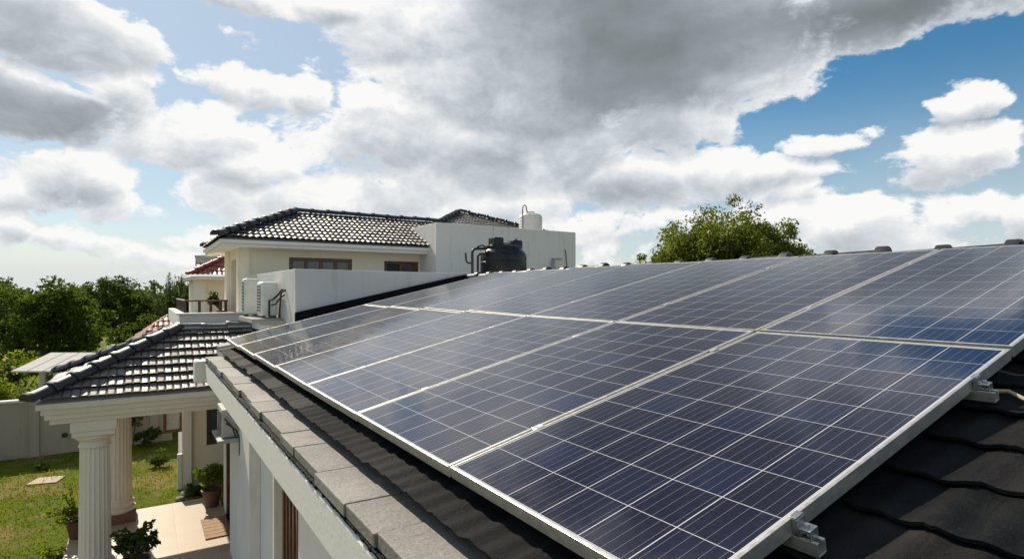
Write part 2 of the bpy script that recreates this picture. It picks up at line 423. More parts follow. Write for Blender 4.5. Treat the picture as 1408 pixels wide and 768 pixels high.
def coping_mat():
    m, n, b, oc, t = new_mat('coping_stone')
    p, g = wpos(n)
    f1 = noise(n, p, 2.2, 6, 0.65); f2 = noise(n, p, 45, 4, 0.6); f3 = noise(n, vmath(n, 'MULTIPLY', p, (1.0, 6.0, 1.0)), 5, 4, 0.6)
    rnd = Sock(n, g.outputs['Random Per Island'])
    c = mixc(n, rnd, (0.21, 0.193, 0.172), (0.29, 0.27, 0.242))
    c = mixc(n, f1.step(0.42, 0.72) * 0.65, c, (0.13, 0.12, 0.107))
    c = mixc(n, f2.step(0.5, 0.75) * 0.4, c, (0.36, 0.33, 0.29))
    c = mixc(n, f3.step(0.58, 0.75) * 0.5, c, (0.10, 0.095, 0.085))
    setc(n, b.inputs['Base Color'], c); b.inputs['Roughness'].default_value = 0.75
    pit = noise(n, p, 110, 3, 0.6)
    c = mixc(n, pit.step(0.58, 0.70) * 0.55, c, (0.07, 0.065, 0.058)); setc(n, b.inputs['Base Color'], c)
    bump(n, b, f2 + f1 * 1.5 - pit.step(0.58, 0.7) * 0.4, 0.55, 0.008)
    return m
M['coping'] = coping_mat()

def floor_mat():
    m, n, b, oc, t = new_mat('patio_tile')
    p, g = wpos(n)
    x, y, z = separate(n, p)
    def line(v, o, pitch):
        f = ((v + o) / pitch).frac(); return ((f - 0.5).abs() * -1.0 + 0.5) * pitch
    d = line(x, 50.3, 0.62).min(line(y, 50.1, 0.95))
    idx = combine(n, ((x + 50.3) / 0.62).floor(), ((y + 50.1) / 0.95).floor(), 0.0)
    wn = n.nodes.new('ShaderNodeTexWhiteNoise'); n.links.new(idx.so, wn.inputs[0])
    c = mixc(n, Sock(n, wn.outputs[0]), (0.40, 0.31, 0.215), (0.46, 0.365, 0.26))
    f = noise(n, p, 2.0, 6, 0.6)
    c = mixc(n, f.step(0.45, 0.8) * 0.45, c, (0.29, 0.22, 0.15))
    c = mixc(n, d.lt(0.004), c, (0.28, 0.22, 0.16))
    setc(n, b.inputs['Base Color'], c); b.inputs['Roughness'].default_value = 0.4
    bump(n, b, d.step(0.0, 0.006), 0.3, 0.003)
    return m
M['floor'] = floor_mat()

def lawn_mat():
    m, n, b, oc, t = new_mat('lawn_soil_and_grass')
    p, g = wpos(n)
    f1 = noise(n, p, 0.55, 5, 0.6); f2 = noise(n, p, 6, 6, 0.7); f3 = noise(n, p, 60, 4, 0.7)
    c = mixc(n, f2.step(0.3, 0.7), (0.070, 0.122, 0.005), (0.140, 0.160, 0.012))
    c = mixc(n, f1.step(0.46, 0.60) * 0.75, c, (0.30, 0.20, 0.085))
    c = mixc(n, f3.step(0.45, 0.75) * 0.5, c, (0.045, 0.06, 0.012))
    setc(n, b.inputs['Base Color'], c); b.inputs['Roughness'].default_value = 0.95
    b.inputs['Specular IOR Level'].default_value = 0.1
    bump(n, b, f3 + f2, 0.9, 0.03)
    return m
M['lawn'] = lawn_mat()

def cell_mat(name, L, Wd, nx, ny):
    """polycrystalline cells under glass: white gaps between the cells, thin busbars along the long side"""
    m, n, b, oc, t = new_mat(name)
    x, y, z = separate(n, oc)
    mx_, my_ = 0.016, 0.016
    px, py = (L - 2*mx_) / nx, (Wd - 2*my_) / ny
    ux, uy = (x - mx_) / px, (y - my_) / py
    fx, fy = ux.frac(), uy.frac()
    ex = ((fx - 0.5).abs() * -1.0 + 0.5) * px; ey = ((fy - 0.5).abs() * -1.0 + 0.5) * py
    inside = (x - mx_ + 0.002)._m('GREATER_THAN', 0.0) * x.lt(L - mx_ + 0.002) * (y - my_ + 0.002)._m('GREATER_THAN', 0.0) * y.lt(Wd - my_ + 0.002)
    gap = ex.lt(0.0011).max(ey.lt(0.0015)).max(inside * -1.0 + 1.0)
    bus = (((uy * 5.0).frac() - 0.5).abs() * (py / 5)).lt(0.00062)
    oi = n.nodes.new('ShaderNodeObjectInfo'); orn = Sock(n, oi.outputs['Random'])
    wn = n.nodes.new('ShaderNodeTexWhiteNoise'); idx = combine(n, ux.floor(), uy.floor(), orn * 37.0); n.links.new(idx.so, wn.inputs[0])
    cr_ = Sock(n, wn.outputs['Value'])
    wn2 = n.nodes.new('ShaderNodeTexWhiteNoise'); idx2 = combine(n, uy.floor(), ux.floor(), orn * 91.0); n.links.new(idx2.so, wn2.inputs[0])
    c = mixc(n, cr_, (0.0035, 0.0058, 0.027), (0.0085, 0.0078, 0.023))
    c = mixc(n, Sock(n, wn2.outputs['Value']).step(0.70, 1.0), c, (0.0065, 0.012, 0.046))
    v = n.nodes.new('ShaderNodeTexVoronoi'); v.inputs['Scale'].default_value = 110; n.links.new(oc.so, v.inputs['Vector'])
    vs = separate(n, Sock(n, v.outputs['Color']))[0]
    c = mixc(n, vs.step(0.55, 1.0) * 0.45, c, (0.015, 0.018, 0.044))
    c = mixc(n, bus * 0.52, c, (0.32, 0.31, 0.33))
    c = mixc(n, gap, c, (0.56, 0.56, 0.56))
    dust = noise(n, oc, 2.5, 5, 0.6)
    c = mixc(n, dust.step(0.5, 0.9) * 0.03, c, (0.3, 0.27, 0.22))
    band = x.step(0.16, 0.012) * noise(n, oc, 9.0, 5, 0.65).step(0.35, 0.8)      # dirt washed down to the lower frame
    c = mixc(n, band * 0.16, c, (0.26, 0.23, 0.19))
    sp = n.nodes.new('ShaderNodeTexVoronoi'); sp.inputs['Scale'].default_value = 2.6; n.links.new(vmath(n, 'ADD', oc, combine(n, orn * 50.0, orn * 31.0, 0.0)).so, sp.inputs['Vector'])
    drop = Sock(n, sp.outputs['Distance']).lt(0.022) * separate(n, Sock(n, sp.outputs['Color']))[0]._m('GREATER_THAN', 0.72)
    c = mixc(n, drop * 0.7, c, (0.5, 0.49, 0.45))
    setc(n, b.inputs['Base Color'], c)
    r = dust.step(0.3, 0.8, 0.08, 0.13); n.links.new(r.so, b.inputs['Roughness'])
    b.inputs['IOR'].default_value = 1.58
    b.inputs['Sheen Weight'].default_value = 0.30; b.inputs['Sheen Roughness'].default_value = 0.18; b.inputs['Sheen Tint'].default_value = (0.86, 0.93, 1.0, 1)      # added sheen, imitates pale sky reflected in the far panels
    wob = noise(n, vmath(n, 'MULTIPLY', oc, (1.0, 1.0, 0.0)), 3.0, 2, 0.5)
    bump(n, b, wob, 0.045, 0.02)
    return m

# ------------------------------------------------------------------ the ground
def ground():
    me = MB(); me.add([(-900, -300, -4.75), (900, -300, -4.75), (900, 1500, -4.75), (-900, 1500, -4.75)], [(0, 1, 2, 3)])
    o = me.build('ground', M['lawn']); tag(o, kind='structure'); return o
ground()
pt = MB(); pt.box(-1.16, 1.449, 2.0, 14.50, -4.74, -4.60)
tag(pt.build('patio_floor', M['floor'], bevel=0.012), kind='structure')

# grass blades on the lawn that the photo shows
def grass():
    n = 42000
    x = rng.uniform(-9.5, 1.4, n); y = rng.uniform(9.0, 21.2, n)
    dens = np.sin(x*1.3 + 2*np.sin(y*0.9)) * np.sin(y*1.1 + 1.7*np.sin(x*0.8))
    keep = (rng.random(n) < 0.72 + 0.28*dens) & ~((x > -1.2) & (y < 14.55)) & ~((x > 0.72) & (y > 15.4))
    x, y = x[keep], y[keep]; n = len(x)
    h = rng.uniform(0.035, 0.085, n); a = rng.uniform(0, 2*PI, n); w = 0.012
    lx = rng.normal(0, 0.03, n); ly = rng.normal(0, 0.03, n)
    V = np.empty((n, 3, 3)); z0 = -4.75
    V[:, 0] = np.stack([x - w*np.cos(a), y - w*np.sin(a), np.full(n, z0)], 1)
    V[:, 1] = np.stack([x + w*np.cos(a), y + w*np.sin(a), np.full(n, z0)], 1)
    V[:, 2] = np.stack([x + lx, y + ly, z0 + h], 1)
    o = raw_mesh('lawn_grass', V.reshape(-1, 3), np.arange(3*n).reshape(n, 3), M['grass_blade'])
    tag(o, 'short yellowish green grass covering the garden lawn', 'grass', kind='stuff')
grass()
sl = MB(); sl.prism([(-2.42, 18.25), (-1.80, 18.10), (-1.66, 18.62), (-2.22, 18.78)], -4.75, -4.72, 'z')
tag(sl.build('paving_slab', simple('pinkish_stone', (0.42, 0.30, 0.20), 0.8), bevel=0.01), 'flat pinkish stone slab lying on the lawn', 'paving slab')

# ------------------------------------------------------------------ tiled slopes
def wave(t): return max(0.0, 0.5 + 0.5*math.cos(2*PI*t)) ** 0.75

def tile_slope(name, mat, parent, origin, eave, up, length, slope, course, roll, amp, step, clips=(), per=8, rolls_per_tile=2, jit=1.0, flatness=None):
    """overlapping courses of roll tiles from the eave upwards, clipped by planes (point, outward normal)"""
    o = Vector(origin); e = Vector(eave).normalized(); u = Vector(up).normalized(); nn = e.cross(u).normalized()
    if nn.z < 0: nn = -nn
    nc = int(math.ceil(slope / course)); na = int(math.ceil(length / roll * per)) + 1
    V = []; F = []; A = []
    ts = length / (na - 1)
    for k in range(nc):
        base = len(V)
        b0 = k*course; b1 = min((k+1)*course + 0.10, slope + 0.03); thk = 0.013
        tl = {}
        for i in range(na):
            a = i*ts; ti = int(a / (roll*rolls_per_tile) + 0.5*(k % 2) * 0)
            if ti not in tl: tl[ti] = (random.gauss(0, 0.006)*jit, random.gauss(0, 0.0025)*jit, random.random())
            jb, jz, rv = tl[ti]
            w = wave(a/roll) if flatness is None else flatness(a/roll)
            edge = abs((a / (roll*rolls_per_tile)) % 1.0)
            gap = -0.004 if min(edge, 1-edge) * roll*rolls_per_tile < ts*0.55 else 0
            zt = step + amp*w + jz + gap
            for (b, z) in ((b0 + jb + 0.085, zt - thk - 0.012), (b0 + jb, zt - thk), (b0 + jb, zt - 0.003), (b1, amp*w + 0.002)):
                V.append(o + e*a + u*b + nn*z)
            A.append(rv)
        for i in range(na - 1):
            p, q = base + i*4, base + (i+1)*4
            for j in range(3): F.append((p+j, q+j, q+j+1, p+j+1))
    me = bpy.data.meshes.new(name); me.from_pydata(V, [], F)
    at = me.attributes.new('tile', 'FLOAT', 'POINT')
    at.data.foreach_set('value', np.repeat(np.array(A, dtype=np.float32), 4))
    bm = bmesh.new(); bm.from_mesh(me)
    for pco, pno in clips:
        bmesh.ops.bisect_plane(bm, geom=bm.verts[:] + bm.edges[:] + bm.faces[:], dist=1e-5, plane_co=Vector(pco), plane_no=Vector(pno), clear_outer=True)
    bm.normal_update()
    for f in bm.faces: f.smooth = True
    for ed in bm.edges:
        if len(ed.link_faces) == 2 and ed.calc_face_angle(0) > R(38): ed.smooth = False
    if sum(1 for f in bm.faces if f.normal.dot(nn) < -0.2) > len(bm.faces) / 2:
        bmesh.ops.reverse_faces(bm, faces=bm.faces)
    bm.to_mesh(me); bm.free()
    me.transform(Matrix.Translation(Vector((0, 0, H)) - (world_loc(parent) if parent else Vector())))
    me.materials.append(mat)
    ob = bpy.data.objects.new(name, me); COL.objects.link(ob)
    if parent: ob.parent = parent
    return ob

def cap_row(mb, p, q, r=0.105, piece=0.40, lift=0.0, collar=1.22, flat=0.85):
    """half-round cap tiles laid end over end from p (low end) to q"""
    p, q = Vector(p), Vector(q); d = q - p; L = d.length; d.normalize()
    side = d.cross(Vector((0, 0, 1))).normalized(); u = side.cross(d).normalized()
    n = max(1, round(L/piece)); pc = L/n
    N = 12
    for i in range(n):
        jit = random.gauss(0, 0.006)
        s0 = p + d*(i*pc - 0.03) + u*(lift + jit); 
        stations = [(0.0, r*collar*0.97), (0.012, r*collar), (0.075, r*collar), (0.09, r*1.04), (pc + 0.03, r*0.93)]
        vs = []; fs = []
        for t, rr in stations:
            for k in range(N + 1):
                a = PI * k / N
                vs.append(s0 + d*t + side*(rr*math.cos(a)) + u*(rr*flat*math.sin(a)))
        for t in range(len(stations) - 1):
            for k in range(N):
                x = t*(N+1) + k; fs.append((x, x+1, x+N+2, x+N+1))
        vs.append(s0); fs += [(len(vs)-1, k+1, k) for k in range(N)]
        mb.add(vs, fs)

# ------------------------------------------------------------------ walls with openings
def wall_grid(mb, axis, pos, thick, a0, a1, z0, z1, openings):
    """a wall in the plane axis=pos (outer face at pos, body towards pos+thick) with rectangular openings (a0,a1,z0,z1)"""
    As = sorted({a0, a1, *[v for o in openings for v in o[:2]]}); Zs = sorted({z0, z1, *[v for o in openings for v in o[2:]]})
    def solid(i, j):
        if not (0 <= i < len(As)-1 and 0 <= j < len(Zs)-1): return False
        a, z = (As[i]+As[i+1])/2, (Zs[j]+Zs[j+1])/2
        return not any(o[0] < a < o[1] and o[2] < z < o[3] for o in openings)
    idx = {}
    vs = []; fs = []
    def P(a, z, t):
        k = (round(a, 5), round(z, 5), t)
        if k not in idx:
            idx[k] = len(vs); pp = pos + (thick if t else 0)
            vs.append((pp, a, z) if axis == 'x' else (a, pp, z))
        return idx[k]
    for i in range(len(As)-1):
        for j in range(len(Zs)-1):
            if not solid(i, j): continue
            a, b, c, d = As[i], As[i+1], Zs[j], Zs[j+1]
            fs.append((P(a,c,0), P(b,c,0), P(b,d,0), P(a,d,0))); fs.append((P(a,d,1), P(b,d,1), P(b,c,1), P(a,c,1)))
            if not solid(i-1, j): fs.append((P(a,c,0), P(a,d,0), P(a,d,1), P(a,c,1)))
            if not solid(i+1, j): fs.append((P(b,c,0), P(b,c,1), P(b,d,1), P(b,d,0)))
            if not solid(i, j-1): fs.append((P(a,c,0), P(a,c,1), P(b,c,1), P(b,c,0)))
            if not solid(i, j+1): fs.append((P(a,d,0), P(b,d,0), P(b,d,1), P(a,d,1)))
    mb.add(vs, fs)

def window(parent, axis, pos, a0, a1, z0, z1, panes, mat, inward=1, depth=0.07, fr=0.06, curtain=True, name='window'):
    """frame with mullions; glass and curtain behind it"""
    def bx(mb, a, b, c, d, p, q):
        p, q = pos + p*inward, pos + q*inward
        if axis == 'x': mb.box(p, q, a, b, c, d)
        else: mb.box(a, b, p, q, c, d)
    f = MB()
    bx(f, a0, a1, z1-fr, z1, 0.03, 0.03+depth); bx(f, a0, a1, z0, z0+fr, 0.03, 0.03+depth)
    w = (a1 - a0 - fr*(panes+1)) / panes
    for i in range(panes + 1):
        x = a0 + i*(w+fr); bx(f, x, x+fr, z0+fr, z1-fr, 0.033, 0.027+depth)
    wf = f.build(name, mat, parent, bevel=0.006)
    g = MB(); bx(g, a0+fr*0.5, a1-fr*0.5, z0+fr*0.5, z1-fr*0.5, 0.055, 0.062); g.build('pane', M['glass'], wf)
    return wf

# ------------------------------------------------------------------ the main house with the solar roof
SL = 0.2285; TS, CS = math.tan(SL), math.cos(SL)
KK = 0.76
def roof_z(x, off=-0.12): return (-KK + off)/CS + x*TS          # tiled plane, off metres below the panels' glass

house = thing('main_house', (1.45, -3.0, -4.75), 'white house with low dark tiled roof carrying the solar panels', 'house')
RIDGE_X = 4.80
e0 = Vector((0.765, -3.0, roof_z(0.765)))
def flat_wave(t):
    c = 0.5 + 0.5*math.cos(2*PI*t); b = 0.5 + 0.5*math.cos(PI*t + 0.6); return 0.62*c**1.1 + 0.38*b
roof = tile_slope('roof', M['tile'], house, e0, (0, 1, 0), (math.cos(SL), 0, math.sin(SL)), 10.9, (RIDGE_X - 0.765)/CS, 0.245, 0.105, 0.0145, 0.032, per=8, rolls_per_tile=2, flatness=flat_wave)
# clip of the far lower corner is a plain gable end; the slope behind the ridge
tile_slope('rear_slope', M['tile'], roof, (RIDGE_X + 4.0, -3.0, roof_z(RIDGE_X) - 4.0*TS), (0, 1, 0), (-math.cos(SL), 0, math.sin(SL)), 11.9, 4.0/CS, 0.325, 0.25, 0.020, 0.026, per=6, rolls_per_tile=1)
rc = MB(); cap_row(rc, (RIDGE_X, -3.0, roof_z(RIDGE_X) + 0.060), (RIDGE_X, 8.9, roof_z(RIDGE_X) + 0.038), 0.052, 0.40, collar=1.46, flat=1.15)
rc.build('ridge_cap', M['cap'], roof, smooth=True)
rd = MB(); rd.prism([(0.86, roof_z(0.86) - 0.035), (RIDGE_X, roof_z(RIDGE_X) - 0.035), (RIDGE_X + 4.0, roof_z(RIDGE_X) - 4*TS - 0.035), (RIDGE_X + 4.0, -1.3), (1.47, -1.02), (0.86, -0.86)], -2.98, 8.88, 'y')
rd.build('roof_deck', M['conc'], roof)
# stone coping along the eave, slab by slab, on a thin ragged mortar edge
cop = MB(); y = -3.0
while y < 7.45:
    L = random.uniform(0.26, 0.46)
    j = random.gauss(0, 0.005); zt = -0.752 + random.gauss(0, 0.0018)
    cop.box(0.615 + j*1.4, 0.90, y + 0.003, min(y + L - 0.003, 7.48), -0.80, zt); y += L
cp = cop.build('coping', M['coping'], house, bevel=0.004)
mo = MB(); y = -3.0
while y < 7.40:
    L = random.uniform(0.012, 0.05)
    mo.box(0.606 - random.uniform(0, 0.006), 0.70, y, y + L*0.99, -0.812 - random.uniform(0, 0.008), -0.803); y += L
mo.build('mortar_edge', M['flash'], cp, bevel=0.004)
# white fascia beam under the coping
fa = MB(); fa.box(0.606, 0.90, -3.0, 7.46, -1.02, -0.829); fa.box(0.90, 1.449, -3.0, 7.46, -1.02, -0.90)
fa.build('fascia_beam', M['white_clean'], house, bevel=0.008)
fe = MB(); fe.box(0.50, 0.78, 7.465, 7.70, -1.05, -0.80); fe.build('beam_end', M['white'], house, bevel=0.01)
# walls facing the terrace
wl = MB()
wall_grid(wl, 'x', 1.45, 0.25, -3.0, 13.60, -4.60, -1.021, [(11.35, 13.2, -4.60, -2.25), (6.62, 8.02, -4.60, -1.25), (0.5, 2.6, -3.6, -1.7)])
wl.build('wall', M['white'], house)
bw = MB(); bw.box(8.6, 8.85, -3.0, 13.6, -4.75, -1.31); bw.box(1.701, 8.6, -3.0, -2.8, -4.75, -1.05); bw.box(1.701, 8.6, 13.35, 13.60, -4.75, -0.6)
bw.build('outer_wall', M['white'], house)
pl = MB(); pl.box(1.30, 1.449, 9.05, 11.25, -4.60, -1.022); pl.box(1.26, 1.449, 8.98, 11.32, -1.24, -1.10)
pl.build('pilaster', M['white'], house, bevel=0.008)
# slatted brown door in its recess
d = MB(); d.box(1.60, 1.66, 6.64, 8.00, -4.58, -1.27); dr = d.build('slatted_door', M['dark_wood'], house)
d2 = MB()
for k in range(7): yy = 6.70 + k*0.195; d2.box(1.54, 1.598, yy, yy + 0.075, -4.56, -1.29)
d2.build('slats', M['wood'], dr, bevel=0.006)
d = MB(); d.box(1.60, 1.66, 11.37, 13.18, -4.58, -2.27); dd = d.build('entrance_door', M['dark_wood'], house)
d2 = MB()
d2.box(1.46, 1.598, 11.352, 11.45, -4.60, -2.252); d2.box(1.46, 1.598, 13.10, 13.198, -4.60, -2.252); d2.box(1.46, 1.598, 11.452, 13.098, -2.36, -2.252); d2.box(1.50, 1.598, 12.22, 12.32, -4.60, -2.362)
d2.build('door_frame', M['wood'], dd, bevel=0.006)
hd = MB(); hd.tube([(1.598, 12.12, -3.5), (1.55, 12.12, -3.5), (1.55, 12.05, -3.5)], 0.012, 8); hd.build('handle', M['steel'], dd)
window(house, 'x', 1.45, 0.5, 2.6, -3.6, -1.7, 3, M['wood'])

# parapet wall that closes the roof at its far end, and the terrace behind it
PZ = 0.34
pw_ = MB()
pw_.prism([(1.91, -1.0), (9.2, -1.0), (9.2, PZ - 0.05), (1.91, PZ)], 8.92, 9.10, 'y')
pw_.prism([(9.101, -0.75), (13.98, -0.75), (13.98, PZ), (9.101, PZ)], 1.91, 2.09, 'x')
pw_.build('parapet_wall', M['parapet'], house, bevel=0.008)
ds = MB(); ds.box(2.09, 9.2, 9.10, 13.0, -0.20, 0.0); ds.build('terrace_slab', M['conc'], house)
fl = MB(); z0 = roof_z(1.90); z1 = roof_z(RIDGE_X - 0.1)
fl.prism([(1.90, z0 - 0.02), (RIDGE_X, z1 - 0.02), (RIDGE_X, z1 + 0.12), (1.90, z0 + 0.15)], 8.86, 8.918, 'y')
fl.build('flashing', M['flash'], house, bevel=0.004)

# ------------------------------------------------------------------ solar panels on rails
def V3(u, v, w=0.0):
    """point on the panel plane: u along the eave, v up the slope, w above the glass (metres)"""
    return Vector((KK*math.sin(SL) + v*math.cos(SL) - w*math.sin(SL), u, -KK*math.cos(SL) + v*math.sin(SL) + w*math.cos(SL)))
GAP = 0.020; PITCH = 1.3057*KK; U0 = 0.9493*KK
ROWS = [(0.9086*KK, 2.2818*KK - GAP, 10), (3.1904*KK, 2.8105*KK - GAP, 12)]
PW = PITCH - GAP
ordinal = ['nearest', 'second', 'third', 'fourth', 'fifth', 'sixth', 'seventh']
slope_rot = (0, -SL, 0)
def make_panel(L, nx, which):
    root = bpy.data.objects.new('solar_module', None); COL.objects.link(root); root.empty_display_size = 0.1
    f = MB(); hgt = 0.040; lip = 0.010
    f.box(0, lip, 0, PW, -hgt, 0); f.box(L - lip, L, 0, PW, -hgt, 0)
    f.box(lip, L - lip, 0, lip, -hgt, -0.0004); f.box(lip, L - lip, PW - lip, PW, -hgt, -0.0004)
    f.box(lip, lip + 0.02, lip, PW - lip, -hgt, -hgt + 0.002); f.box(L - lip - 0.02, L - lip, lip, PW - lip, -hgt, -hgt + 0.002)
    f.build('frame', M['alu'], root, local=True, bevel=0.0012)
    g = MB(); g.box(lip, L - lip, lip, PW - lip, -0.008, -0.0025)
    g.build('cell_sheet', cell_mat('cells_' + which, L, PW, nx, 6), root, local=True)
    jb = MB(); jb.box(L*0.86, L*0.86 + 0.10, PW/2 - 0.07, PW/2 + 0.07, -0.032, -0.0085); jb.build('junction_box', M['black'], root, local=True)
    return root
def copy_thing(o):
    r = o.copy(); COL.objects.link(r)
    for ch in o.children:
        c = ch.copy(); COL.objects.link(c); c.parent = r
        for g in ch.children:
            q = g.copy(); COL.objects.link(q); q.parent = c
    return r
for row, (v0, L, nx) in enumerate(ROWS):
    proto = make_panel(L, nx, ['lower', 'upper'][row])
    rn = ['lower', 'upper'][row]
    for k in range(7):
        p = proto if k == 0 else copy_thing(proto)
        loc = V3(U0 + k*PITCH + GAP/2, v0 + GAP/2, random.gauss(0, 0.0015))
        p.location = (loc.x, loc.y, loc.z + H)
        p.rotation_euler = (random.gauss(0, 0.002) + (0.015 if k >= 3 else 0.004), -SL + random.gauss(0, 0.0016), random.gauss(0, 0.0006))
        if k == 0:
            lab = ('dark blue solar panel nearest the viewer, in the lower row above bare tiles' if row == 0 else 'nearest solar panel of the upper row, cut by the photo\'s right edge')
        elif k == 6:
            lab = 'farthest solar panel of the %s row, beside the white parapet wall' % rn if row else 'farthest solar panel of the lower row, pointing at the porch roof'
        else:
            lab = '%s solar panel from the near end of the %s row' % (ordinal[k], rn)
        tag(p, lab, 'solar panel', 'solar panels on the house roof')
    proto_done = True

def make_rail(v, label):
    root = thing('mounting_rail', V3(U0, v, -0.0), label, 'rail', 'aluminium rails under the panels')
    # U-shaped extrusion along the eave direction
    a, b = U0 - 0.045, U0 + 7*PITCH + 0.05
    X = Vector((math.cos(SL), 0, math.sin(SL))); N = Vector((-math.sin(SL), 0, math.cos(SL)))
    prof = [(-0.016, -0.074), (0.016, -0.074), (0.016, -0.041), (0.007, -0.041), (0.007, -0.046), (0.0125, -0.046), (0.0125, -0.070), (-0.0125, -0.070), (-0.0125, -0.046), (-0.007, -0.046), (-0.007, -0.041), (-0.016, -0.041)]
    m = MB(); n = len(prof)
    vs = []
    for yy in (a, b):
        for (t, w) in prof: vs.append(V3(yy, v + t, w))
    fs = [(i, (i+1) % n, n + (i+1) % n, n + i) for i in range(n)]
    # end caps as quads of the three walls
    for o_ in (0, n): fs += [(o_+0, o_+1, o_+6, o_+7), (o_+1, o_+2, o_+5, o_+6), (o_+2, o_+3, o_+4, o_+5), (o_+0, o_+7, o_+8, o_+11), (o_+8, o_+9, o_+10, o_+11)]
    m.add(vs, fs); m.build('channel', M['alu'], root, bevel=0.0008)
    # end clamp: stepped block with a bolt, gripping the panel's near frame
    c = MB(); y0 = U0
    def blk(u0, u1, t, w0, w1, mb=c): mb.obox(V3((u0+u1)/2, v, (w0+w1)/2), X, (0, 1, 0), N, t/2, (u1-u0)/2, (w1-w0)/2)
    blk(y0 - 0.003, y0 + 0.014, 0.032, 0.001, 0.0045)
    blk(y0 - 0.005, y0 + 0.009, 0.032, -0.040, 0.0008)
    blk(y0 - 0.028, y0 - 0.0052, 0.032, -0.022, -0.017)
    blk(y0 - 0.032, y0 - 0.0282, 0.032, -0.0405, -0.017)
    cl = c.build('end_clamp', M['steel'], root, bevel=0.0012)
    bt = MB(); bt.tube([V3(y0 - 0.017, v, -0.0168), V3(y0 - 0.017, v, -0.010)], 0.0065, 6); bt.tube([V3(y0 - 0.017, v, -0.0405), V3(y0 - 0.017, v, -0.0225)], 0.0035, 8)
    bt.build('bolt', M['steel'], cl)
    for k in range(1, 7):
        q = MB(); uu = U0 + k*PITCH
        q.obox(V3(uu, v, 0.0022), X, (0, 1, 0), N, 0.018, 0.017, 0.0014); q.obox(V3(uu, v, -0.02), X, (0, 1, 0), N, 0.022, 0.007, 0.0205)
        q.build('mid_clamp', M['alu'], root, bevel=0.001)
    # feet that stand on the tiles
    for k in range(0, 8):
        uu = U0 + 0.12 + k*PITCH*0.96
        q = MB(); q.obox(V3(uu, v + 0.022, -0.092), X, (0, 1, 0), N, 0.005, 0.02, 0.036); q.obox(V3(uu, v + 0.052, -0.126), X, (0, 1, 0), N, 0.028, 0.02, 0.004)
        q.build('roof_foot', M['alu'], root)
    return root
v_lo, L_lo, _ = ROWS[0]; v_up, L_up, _ = ROWS[1]
make_rail(v_lo + 0.224*L_lo, 'lower rail of the near panel row, its clamp near the bottom edge')
make_rail(v_lo + 0.815*L_lo, 'rail under the lower panel row, its clamp below the right panel corner')
make_rail(v_up + 0.22*L_up, 'lower aluminium rail under the upper row of panels')
make_rail(v_up + 0.78*L_up, 'topmost aluminium rail just below the roof ridge')

# ------------------------------------------------------------------ the porch with its own hip roof
porch = thing('porch', (-0.65, 11.65, -4.60), 'columned porch with hipped dark tile roof and white entablature', 'porch')
PX0, PY0, PY1, PZE = -1.40, 11.20, 14.80, -1.70         # eave corner and eave height
prz = 0.93; pry = (PY0 + PY1)/2; half = (PY1 - PY0)/2; apx = PX0 + 2.02
PXR = 1.90
slen = math.hypot(half, prz)
hipn1 = Vector((-(half), (apx - PX0), 0)).normalized()   # keeps the front slope right of the hip line
front_hip = ((PX0, PY0, 0), (-half, (apx - PX0), 0))
back_hip = ((PX0, PY1, 0), (-half, -(apx - PX0), 0))
def tile_w(t):
    q = abs((t % 1.0) - 0.5)*2                       # flat pan with a soft groove at each side
    return 1.0 - max(0.0, (q - 0.62)/0.38)**1.5
prf = tile_slope('roof', M['tile_porch'], porch, (PX0, PY0, PZE), (1, 0, 0), (0, half, prz), PXR - PX0, slen, 0.255, 0.115, 0.018, 0.070, clips=[front_hip], per=10, rolls_per_tile=1, flatness=tile_w)
tile_slope('rear_slope', M['tile_porch'], prf, (PX0, PY1, PZE), (1, 0, 0), (0, -half, prz), PXR - PX0, slen, 0.255, 0.115, 0.018, 0.070, clips=[back_hip], per=6, rolls_per_tile=1, flatness=tile_w)
lsl = math.hypot(apx - PX0, prz)
tile_slope('end_slope', M['tile_porch'], prf, (PX0, PY0, PZE), (0, 1, 0), (apx - PX0, 0, prz), PY1 - PY0, lsl, 0.265, 0.115, 0.018, 0.060,
           clips=[((PX0, PY0, 0), (half, -(apx - PX0), 0)), ((PX0, PY1, 0), (half, (apx - PX0), 0))], per=6)
cm = MB()
cap_row(cm, (PX0 - 0.04, PY0 - 0.04, PZE + 0.06), (apx, pry, PZE + prz + 0.07), 0.125, 0.36)
cap_row(cm, (PX0 - 0.04, PY1 + 0.04, PZE + 0.06), (apx, pry, PZE + prz + 0.07), 0.125, 0.36)
cm.build('hip_cap', M['cap'], prf, smooth=True)
cm = MB(); cap_row(cm, (apx - 0.05, pry, PZE + prz + 0.075), (PXR, pry, PZE + prz + 0.075), 0.085, 0.40)
cm.build('ridge_cap', M['tile_porch'], prf, smooth=True)
pd = MB()
pd.add([(PX0 + 0.03, PY0 + 0.03, PZE - 0.02), (PXR, PY0 + 0.03, PZE - 0.02), (PXR, PY1 - 0.03, PZE - 0.02), (PX0 + 0.03, PY1 - 0.03, PZE - 0.02), (apx, pry, PZE + prz - 0.03), (PXR, pry, PZE + prz - 0.03)],
       [(3, 2, 1, 0), (0, 1, 5, 4), (2, 3, 4, 5), (3, 0, 4), (1, 2, 5)])
pd.build('roof_deck', M['conc'], prf)
